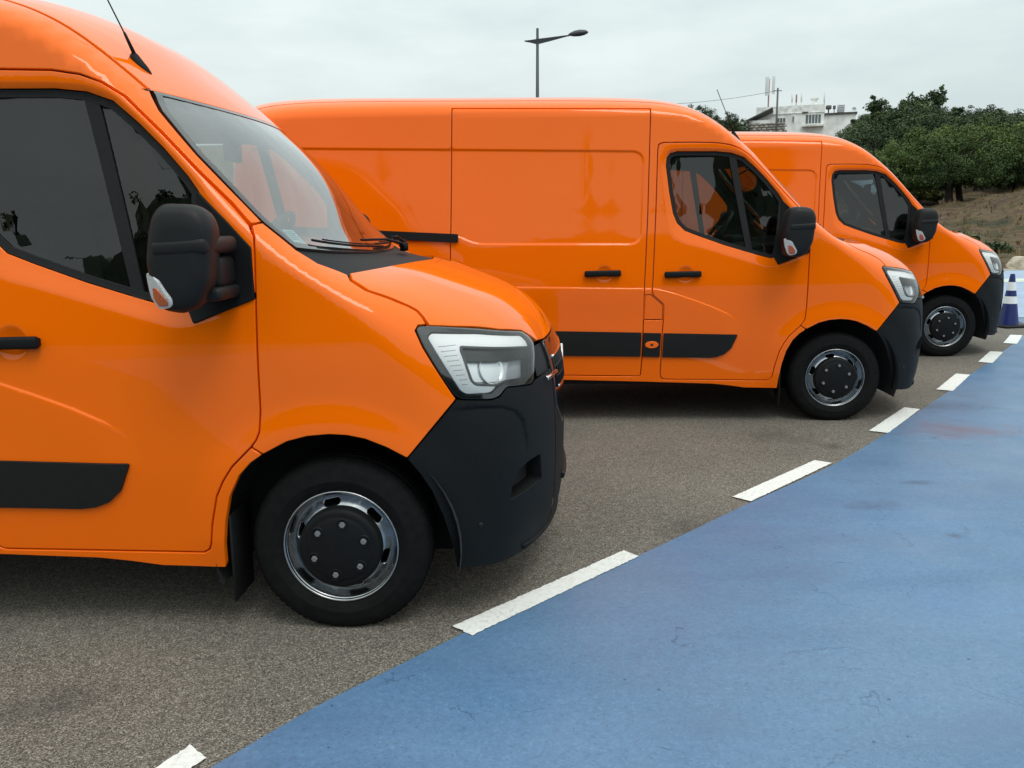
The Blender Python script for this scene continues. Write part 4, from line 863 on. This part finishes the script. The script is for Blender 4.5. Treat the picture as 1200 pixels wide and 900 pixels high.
def crown(kind, seed, m):
    rng = np.random.default_rng(seed); C = []; R = []; Tn = []
    if kind == 'umbrella':                                             # flat-topped dome about 7 m wide, underside at z = 0
        ph = rng.uniform(0, 6.28, 6)
        for _ in range(330):
            d = rng.normal(size=3); d /= np.linalg.norm(d); d[2] = d[2] if d[2] > -.12 else abs(d[2])*rng.choice([1, .05])
            az = math.atan2(d[1], d[0]); k = rng.uniform(.80, 1.0)*(1+.10*math.sin(3*az+ph[0])+.08*math.sin(5*az+ph[1]+4*d[2])+.06*math.sin(9*az+7*d[2]+ph[2]))
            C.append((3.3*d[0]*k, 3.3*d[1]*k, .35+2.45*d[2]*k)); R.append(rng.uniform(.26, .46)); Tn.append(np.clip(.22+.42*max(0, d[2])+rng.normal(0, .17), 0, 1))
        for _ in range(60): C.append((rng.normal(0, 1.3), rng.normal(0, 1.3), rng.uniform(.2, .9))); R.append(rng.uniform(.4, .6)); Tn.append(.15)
        V, T = cards(np.array(C), R, 120, .046, rng, .4, Tn)
    elif kind == 'round':
        lobes = [(rng.uniform(-1.5, 1.5), rng.uniform(-1.5, 1.5), rng.uniform(.8, 4.4), rng.uniform(.9, 1.6)) for _ in range(14)]
        for lx, ly, lz, lr in lobes:
            f = 1-.45*lz/4.6; lx *= f; ly *= f
            for _ in range(17):
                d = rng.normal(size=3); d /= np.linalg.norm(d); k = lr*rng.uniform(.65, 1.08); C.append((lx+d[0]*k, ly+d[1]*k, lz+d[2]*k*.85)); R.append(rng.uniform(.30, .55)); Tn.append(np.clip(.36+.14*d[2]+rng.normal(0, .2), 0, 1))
        V, T = cards(np.array(C), R, 90, .072, rng, .35, Tn)
    else:                                                              # straggly top: separate tufts on bare twigs
        for _ in range(12):
            a = rng.uniform(0, 6.28); r = rng.uniform(.2, 2.0); z = rng.uniform(1.2, 5.2); r *= 1.15-.12*z
            for _ in range(7): C.append((r*math.cos(a)+rng.normal(0, .35), r*math.sin(a)+rng.normal(0, .35), z+rng.normal(0, .28))); R.append(rng.uniform(.25, .45)); Tn.append(np.clip(rng.normal(.38, .2), 0, 1))
        for _ in range(90): C.append((rng.normal(0, 1.3), rng.normal(0, 1.3), rng.uniform(.2, 2.6))); R.append(rng.uniform(.35, .6)); Tn.append(np.clip(rng.normal(.32, .18), 0, 1))
        V, T = cards(np.array(C), R, 44, .12, rng, .35, Tn)
    return leaf_mesh('crown_'+kind, V, T, m)
def trunk_mesh(h, r, seed, spread, kind):
    rng = random.Random(seed); bend = rng.uniform(-.25, .25); P = [(bend*math.sin(k/5*1.6), .1*math.sin(k), h*k/5) for k in range(6)]
    o = tube([(0, 0, -.6)]+P, [r*1.35]+[r*(1.15-.1*k) for k in range(6)], 9)
    for k in range(7):
        a = k*.9+rng.uniform(-.3, .3); b = P[3+k % 3]; top = h*rng.uniform(.15, .45)+.6
        o.join(tube([b, (b[0]+spread*.35*math.cos(a), b[1]+spread*.35*math.sin(a), b[2]+top*.45), (b[0]+spread*.8*math.cos(a), b[1]+spread*.8*math.sin(a), b[2]+top)], [r*.5, r*.36, r*.15], 6))
    return o.mesh('trunk', BARK)
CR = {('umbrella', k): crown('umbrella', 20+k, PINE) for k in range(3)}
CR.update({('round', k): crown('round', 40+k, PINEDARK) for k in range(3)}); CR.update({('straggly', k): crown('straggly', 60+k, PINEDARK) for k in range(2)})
TR = {'umbrella': [trunk_mesh(2.2, .19, k, 2.2, 'u') for k in range(3)], 'round': [trunk_mesh(3.0, .18, 10+k, 1.2, 'r') for k in range(2)], 'straggly': [trunk_mesh(4.6, .15, 20+k, 1.3, 's') for k in range(2)]}
def tree(kind, k, x, y, base, sx, sz, label, group, rz):
    """base = height of the crown's underside above the ground."""
    z = float(hill(x, y)); t = empty('pine_tree', (x, y, z), rz, label=label, cat='tree', group=group)
    tr = link('trunk', TR[kind][k % len(TR[kind])], t); th = {'umbrella': 2.2, 'round': 3.0, 'straggly': 4.6}[kind]
    f = max(.35, (base+.9*sz)/th); tr.scale = (max(.8, sx*.9), max(.8, sx*.9), f)
    if kind == 'umbrella': sx *= 1.14; sz *= 1.04; base -= .12
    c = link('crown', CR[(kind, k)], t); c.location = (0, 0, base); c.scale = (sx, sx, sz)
G1 = 'umbrella pines at the edge of the hillside'
for i, (k, x, y, b, sx, sz, lab) in enumerate([
    (0, 20.6, 46.5, .95, .72, .78, 'smaller umbrella pine at the left end of the front row of pines'),
    (1, 22.9, 45.0, 1.05, .92, .98, 'broad umbrella pine with a twin trunk in the middle of the front row'),
    (2, 24.4, 46.8, 1.0, .85, 1.02, 'umbrella pine with a thick dark trunk right of the twin-trunk pine'),
    (1, 26.6, 45.6, .95, .95, 1.05, 'bright green umbrella pine above the brown mound, low leaning limbs below'),
    (0, 29.4, 47.5, .9, 1.05, 1.0, 'umbrella pine at the right edge of the photo above the mound')]):
    tree('umbrella', k, x, y, b, sx, sz, lab, G1, i*1.3)
tw = link('trunk', TR['umbrella'][2], [o for o in COL.objects if o.name == 'pine_tree.001'][0]); tw.location = (.42, -.2, 0); tw.scale = (.75, .75, .8)
G2 = 'dark pines crowding the slope behind the umbrella pines'; L2 = 'dark pine in the dense wood on the slope behind the umbrella pines'
rr = random.Random(5)
for i, (x, y, b, sx, sz) in enumerate([(18.9, 52, .2, .8, .42), (20.8, 54, .2, .9, .56), (22.8, 56, .3, 1.0, .72), (25.2, 55, .4, .95, .84), (27.6, 57, .4, 1.0, .86), (30.2, 56, .3, 1.0, .86), (33.0, 57, .3, 1.0, .84), (35.6, 58, .3, 1., .84),
        (24.9, 62, .3, .9, .78), (27.0, 64, .4, 1.05, .90), (28.6, 63, .5, 1.1, .96), (29.4, 65, .4, 1.05, .96), (32.4, 66, .3, 1.1, .90), (35.4, 65, .3, 1.1, .88), (38.2, 66, .3, 1.1, .86)]):
    tree('round', i % 3, x, y, b, sx, sz, L2, G2, rr.uniform(0, 6))
for i, (x, y, b, sx, sz, lab) in enumerate([(29.0, 70, .4, .95, .98, 'straggly pine just right of the white house, its top above the flat roof'), (32.3, 69, .6, 1.0, 1.16, 'tall open pine with separate tufts standing highest above the wood'), (34.4, 70, .6, .9, 1.08, 'second tall open pine with bare twigs, right of the highest pine'), (37.8, 71, .5, .9, .92, 'open pine breaking the skyline near the right of the wood')]):
    tree('straggly', i % 2, x, y, b, sx, sz, lab, 'straggly pines on the skyline', i*1.7)
L3 = 'distant pine on the skyline ridge behind the wood'
for i, (x, y) in enumerate([(43, 92), (46.5, 94), (50, 93), (53.5, 95), (57, 94), (48, 90), (55, 90), (39.5, 93), (61, 95)]):
    tree('round', i % 3, x, y, .3, 1.15, .66+.1*(i % 2), L3, 'pines on the far ridge', rr.uniform(0, 6))
for i, (x, y, b, sx, sz, lab) in enumerate([(18.3, 88, .3, 1.0, .95, 'dark tree rising behind the middle van roof, leftmost on the ridge'), (20.3, 89, .2, .9, .80, 'dark tree under the slanting aerial left of the white house'), (22.4, 90, .2, .85, .82, 'rounded dark tree nearest the left side of the white house'), (24.0, 92, .1, .6, .66, 'small dark tree beside the hut of the white house')]):
    tree('round', (i+1) % 3, x, y, b, sx, sz, lab, 'trees left of the white house', i*2.1)
def shrub(x, y, r, h, m, seed, label, group, dz=0):
    rng = np.random.default_rng(seed); C = rng.normal(size=(26, 3)); C /= np.linalg.norm(C, axis=1)[:, None]; C = C*rng.uniform(.5, 1, (26, 1))*np.array([r, r, h*.5]); C[:, 2] = np.abs(C[:, 2])+.05
    V, T = cards(C, [r*.38]*26, 46, min(.09, r*.12), rng, .3); return link('shrub', leaf_mesh('shrub', V, T, m), None, label=label, cat='shrub', group=group).__setattr__('location', (x, y, float(hill(x, y))+dz))
shrub(31.6, 98, 1.0, 2.6, PINEDARK, 1, 'dark bush in front of the white house wall, right of the utility pole', 'bushes by the house')
shrub(28.6, 96, 1.3, 1.2, PINEDARK, 2, 'low dark bush below the stone garden wall', 'bushes by the house')
shrub(35.2, 97, 2.2, 1.3, SHRUB, 3, 'low brownish bush under the balcony of the white house', 'bushes by the house')
for i, (x, y, r, h) in enumerate([(15.9, 30.5, .8, .7), (16.6, 29.4, .6, .45)]): shrub(x, y, r, h, PINEDARK, 5+i, ['dark green bush on the hillside above the farthest van bonnet', 'small low bush just below the dark bush on the hillside'][i], 'bushes on the hillside')
for i, (x, y, r, h) in enumerate([(21.4, 49, .9, 1.3), (23.2, 50, 1.0, 1.4), (24.4, 50.5, .8, 1.2), (19.9, 49, 1.0, 1.1)]): shrub(x, y, r, h, SHRUB, 9+i, 'yellow green undergrowth bush seen between the pine trunks', 'undergrowth between the pine trunks')
rng = np.random.default_rng(3); n = 2600; gx = rng.uniform(9, 34, n); gy = 24.6+rng.random(n)**1.3*21; gz = hill(gx, gy)
V = []; T = []
for k in range(n):
    s = rng.uniform(.5, 1.0)*(.12 if gy[k] < 27 else .17); tn = np.clip(rng.normal(.5, .25), 0, 1)
    for j in range(5):
        a = rng.uniform(0, 6.28); l = rng.uniform(.2, .9); d = np.array([math.cos(a), math.sin(a), 0]); w = np.array([-math.sin(a), math.cos(a), 0])*s*.13; b0 = np.array([gx[k], gy[k], gz[k]-.03])+d*rng.uniform(0, .1)
        V += [b0-w, b0+w, b0+d*s*l+np.array([0, 0, s*rng.uniform(.8, 1.5)])]; T += [tn]*3
link('dry_grass', leaf_mesh('dry_grass', np.array(V), np.array(T), DRYGRASS), None, kind='stuff')
# the far line of trees across the square, seen only as a reflection
rng = np.random.default_rng(8); wx = np.arange(-110, 110.1, 1.1); W = MB(); V = []; n_ = 11
wh = 14.6+np.abs(wx)*.012+1.3*np.sin(wx*.17)+1.1*np.sin(wx*.41+2)+.6*np.sin(wx*1.07+1)+rng.normal(0, .25, len(wx))
for x, h in zip(wx, wh):
    for k in range(n_): a = math.pi*k/(n_-1); V.append((x+rng.normal(0, .25), -60-5.5*math.cos(a)*(1+rng.normal(0, .06)), -.2+h*math.sin(a)**.6*(1+rng.normal(0, .025))))
W.add(V, [(i*n_+k, i*n_+k+1, (i+1)*n_+k+1, (i+1)*n_+k) for i in range(len(wx)-1) for k in range(n_-1)])
W.obj('distant_wood', PINEDARK, kind='stuff')
m_ = 1500; ci = rng.integers(0, len(V), m_); C = np.array(V)[ci]+rng.normal(0, .3, (m_, 3)); V2, T2 = cards(C, [.5]*m_, 26, .16, rng, .3)
link('distant_wood_leaves', leaf_mesh('distant_wood_leaves', V2, T2, PINEDARK), None, kind='stuff')

# ------------------------------------------------------------------ house on the hill
WALL = mat('weathered_white_wall', (.80, .80, .78), .9, noise=(.9, .22, 8)); WALLG = mat('stained_wall', (.74, .74, .72), .9, noise=(1.6, .3, 8)); ROOFD = mat('dark_roof', (.07, .068, .065), .8, noise=(2, .3))
PANE = mat('far_window_glass', (.10, .12, .13), .15, spec=.6); FRAMEW = mat('white_window_frame', (.7, .7, .68), .6); STONE = mat('stone_wall', (.27, .25, .22), .95, noise=(2.2, .35, 8)); POLEM = mat('grey_pole', (.10, .10, .10), .7); ANTW = mat('antenna_panel_white', (.62, .65, .66), .5); REDW = mat('faded_red_mast', (.30, .16, .15), .7)
HB = Matrix.Translation((35, 108, 0)) @ Matrix.Rotation(-.31, 4, 'Z')
H = empty('house', (35, 108, 0), -.31, label='white flat roofed house on the hill with antennas on its roof', cat='house')
def hx(x0, x1, z0, z1, y0, y1): return rbox(((x0+x1)/2-35, (y0+y1)/2, (z0+z1)/2), (x1-x0, y1-y0, z1-z0))
hx(30.7, 38.6, 9.5, 14.1, 0, 8).obj('wall', WALL, H); hx(38.6, 42.2, 9.5, 13.75, .3, 7.5).obj('wall', WALL, H)
w_up = hx(30.62, 38.66, 14.1, 15.0, -.06, 8.05).obj('parapet', WALLG, H); hx(38.4, 42.35, 13.75, 13.95, .1, 7.7).obj('roof_edge', ROOFD, H); hx(30.6, 38.66, 14.08, 14.14, -.12, 0).obj('cornice', WALLG, H)
def window(x0, x1, z0, z1, n):
    f = MB(); t = .07
    f.join(hx(x0, x1, z0, z0+t, -.07, .02)).join(hx(x0, x1, z1-t, z1, -.07, .02)); w = (x1-x0)/n
    for k in range(n+1): f.join(hx(x0+k*w-t/2, x0+k*w+t/2, z0+t, z1-t, -.07, .02))
    o = f.obj('window', FRAMEW, H)
    for k in range(n): hx(x0+k*w+t/2, x0+(k+1)*w-t/2, z0+t, z1-t, -.02, .01).obj('pane', PANE, o)
window(36.45, 38.25, 12.72, 13.9, 5); window(33.1, 34.15, 12.9, 13.66, 3); window(34.9, 35.15, 13.0, 13.8, 1)
hx(36.1, 38.6, 12.4, 12.6, -.9, 0).obj('balcony', WALLG, H); hx(36.05, 36.72, 14.02, 14.2, -.2, -.12).obj('vent', ROOFD, H)
hx(37.1, 37.75, 15.0, 15.8, 1.2, 2.2).join(hx(36.98, 37.9, 15.8, 15.92, 1.0, 2.4)).obj('chimney', WALLG, H)
hut = hx(29.9, 32.4, 9.5, 13.1, -3.6, 0).obj('annex', WALL, H)
MB().add([(-5.4, -4.0, 13.15), (-2.35, -4.0, 14.5), (-2.35, .1, 14.5), (-5.4, .1, 13.15), (-5.4, -4.0, 13.0), (-2.35, -4.0, 14.32), (-2.35, .1, 14.32), (-5.4, .1, 13.0)], [(0, 1, 2, 3), (4, 7, 6, 5), (0, 4, 5, 1), (1, 5, 6, 2), (2, 6, 7, 3), (3, 7, 4, 0)]).obj('annex_roof', ROOFD, H)
hx(30.5, 31.2, 12.0, 12.8, -3.66, -3.6).obj('annex_window', PANE, H)
def onroof(x, y, z=15.0): p = HB @ Vector((x-35, y, z)); return tuple(p)
a = empty('mobile_phone_antenna', onroof(31.98, 2.0), -.31, label='tall white mobile phone antenna with two long panels on a red mast', cat='antenna')
tube([(0, 0, 0), (0, 0, 3.6)], .09, 8).obj('mast', REDW, a)
rbox((-.22, -.1, 2.75), (.46, .2, 2.25), .04).obj('antenna_panel', ANTW, a); rbox((.55, .05, 2.85), (.34, .18, 2.15), .04).obj('antenna_panel', ANTW, a)
for x, z, dz, m, lab in ((34.8, 15.0, 1.5, ANTW, 'short white aerial pole, left of the three on the house roof'), (35.3, 15.0, 1.42, REDW, 'short reddish aerial pole, middle of the three on the house roof'), (35.9, 15.0, 1.5, ANTW, 'short white aerial pole, right of the three beside the roof chimney'), (38.55, 13.9, 2.75, ANTW, 'tallest white aerial pole at the right corner of the upper roof')):
    MB().join(tube([(0, 0, 0), (0, 0, dz*.35)], .05, 7)).join(tube([(0, 0, dz*.35), (0, 0, dz)], .10, 8)).obj('aerial_pole', m, None, label=lab, cat='antenna', group='aerial poles on the house roof').location = onroof(x, 1.0, z)
cb = MB().join(rbox((0, 0, .3), (.12, .12, .6))).join(rbox((0, 0, .75), (.62, .5, .5), .12)).obj('roof_unit', POLEM, None, label='dark box on a stand at the left of the lower roof', cat='roof unit'); cb.location = onroof(39.1, 1.0, 13.95)
MB().join(tube([(0, 0, 0), (0, 0, .55)], .05, 6)).join(rbox((0, 0, .72), (.3, .25, .45), .06)).obj('roof_unit', POLEM, None, label='small dark unit beside the striped roof tank', cat='roof unit').location = onroof(39.75, 1.0, 13.95)
tk = rbox((0, 0, .55), (.72, .6, .95), .05).obj('water_tank', ANTW, None, label='pale upright water tank on the lower roof of the white house', cat='tank'); tk.location = onroof(40.5, 1.0, 13.95)
for k in range(4): rbox((0, -.31, .25+.2*k), (.70, .02, .06)).obj('tank_band', POLEM, tk)
dsh = lathe_y([(.02, .06), (.16, .03), (.28, -.05)], 16).join(tube([(0, .05, 0), (0, .15, -.35)], .03, 6)).obj('satellite_dish', ANTW, None, label='small satellite dish at the right end of the lower roof', cat='dish'); dsh.location = onroof(42.0, 1.0, 14.3)
up = tube([(0, 0, -1), (0, 0, 6.2)], [.13, .10], 9).join(rbox((0, 0, 5.9), (.9, .08, .08))).obj('utility_pole', POLEM, None, label='dark wooden utility pole in front of the white house', cat='pole'); up.location = (30.55, 100, 9.75)
w0 = Vector((30.55, 99.95, 15.68)); w1 = Vector((14.0, 98, 14.1)); cv = [w0.lerp(w1, t)-Vector((0, 0, 1.0*t*(1-t)*1.6)) for t in np.linspace(0, 1, 14)]
tube(cv, .022, 5).obj('overhead_wire', POLEM, None, label='thin overhead wire running left from the utility pole', cat='wire')
SW = empty('stone_wall', (28.9, 104, 0), -.31, label='low stone garden wall left of the utility pole below the hut', cat='wall'); rs = random.Random(4)
rbox((1.6, .14, 11.0), (4.2, .3, 3.0)).obj('wall_core', STONE, SW)
stm = [rbox((0, 0, 0), (.52*rs.uniform(.8, 1.1), .12, .26*rs.uniform(.8, 1.0)), .04, 1).mesh('stone', mat('stone_%s' % 'abc'[k], [(.30, .28, .25), (.24, .22, .20), (.36, .33, .29)][k], .95, noise=(5, .3))) for k in range(3)]
for r in range(4):
    for c in range(8): s = link('stone', rs.choice(stm), SW); s.location = (-.25+.54*c+(r % 2)*.2, -.04-rs.uniform(0, .04), 12.42-.29*r)

# ------------------------------------------------------------------ street lamp, cone, boulder
LAMPM = mat('dark_lamp_metal', (.055, .060, .065), .5, metal=.3)
L = empty('street_lamp', (1.08, 33, 0), 0, label='dark street lamp with one arm standing behind the middle van', cat='street lamp')
tube([(0, 0, -.0), (.02, 0, 4.5), (.06, 0, 8.52)], [.095, .072, .048], 12).obj('pole', LAMPM, L)
ar = MB(); P = [(-.42, 8.09, .035, .02), (-.2, 8.09, .06, .055), (.05, 8.10, .075, .12), (.5, 8.16, .06, .085), (.95, 8.225, .05, .045), (1.15, 8.255, .035, .03), (1.24, 8.262, .03, .028)]; V = []
for x, z, w, h in P: V += [(x, -w, z+h*.35), (x, w, z+h*.35), (x, w*.6, z-h*1.1), (x, -w*.6, z-h*1.1)]
ar.add(V, [(4*i+j, 4*i+(j+1) % 4, 4*i+4+(j+1) % 4, 4*i+4+j) for i in range(len(P)-1) for j in range(4)]+[(3, 2, 1, 0), tuple(4*(len(P)-1)+j for j in range(4))]).obj('arm', LAMPM, L)
hd = MB(); V = []; n = 16; S = [(0, .03, .03), (.08, .09, .07), (.22, .15, .115), (.42, .18, .13), (.60, .15, .10), (.70, .08, .05), (.73, .01, .01)]
for x, w, h in S:
    for j in range(n): a = 2*math.pi*j/n; V.append((1.20+x, w*math.cos(a), 8.262+.10*x+.02+h*(math.sin(a) if math.sin(a) > 0 else .75*math.sin(a))))
hd.add(V, [(i*n+j, i*n+(j+1) % n, (i+1)*n+(j+1) % n, (i+1)*n+j) for i in range(len(S)-1) for j in range(n)], smooth=True).obj('lamp_head', LAMPM, L)

CB = mat('blue_cone_plastic', (.010, .020, .125), .4, noise=(20, .12)); CWH = mat('white_cone_sleeve', (.78, .79, .80), .45)
cn = empty('traffic_cone', (6.93, 11.72, 0), .2, label='blue traffic cone with white bands beside the farthest van', cat='traffic cone')
def frus(r0, z0, r1, z1): return lathe_y([(r0, z0), (r1, z1)], 32).moved(Matrix.Rotation(math.pi/2, 4, 'X'))
rc = lambda z: .132-.104*(z-.03)/.70
for nm, z0, z1, m, g in (('cone_body', .03, .325, CB, 0), ('cone_band', .325, .425, CWH, .003), ('cone_body', .425, .505, CB, 0), ('cone_band', .505, .62, CWH, .003), ('cone_tip', .62, .73, CB, 0)):
    o = frus(rc(z0)+g, z0, rc(z1)+g, z1)
    if nm == 'cone_tip': o.join(frus(rc(z1), z1, .001, z1+.002))
    o.obj(nm, m, cn)
rbox((0, 0, .017), (.40, .40, .034), .012, 2).obj('cone_base', RUBBER, cn)
bm = bmesh.new(); bmesh.ops.create_icosphere(bm, subdivisions=4, radius=1.0); rb = random.Random(2)
from mathutils import noise as mn
for v in bm.verts:
    d = 1+.30*mn.noise(v.co*1.1+Vector((3, 1, 7)))+.12*mn.noise(v.co*3.1); v.co = Vector((v.co.x*.55*d, v.co.y*.4*d, v.co.z*.30*d))
    v.co.z = max(v.co.z, -.12)
B = MB().add([v.co for v in bm.verts], [[w.index for w in f.verts] for f in bm.faces]); bm.free()
B.obj('boulder', mat('pale_rock', (.40, .35, .27), .95, noise=(4, .28, 8), bump=(9, .6, .04)), None, label='pale rounded boulder at the foot of the hillside by the cone', cat='rock').location = (14.78, 24.35, .03)
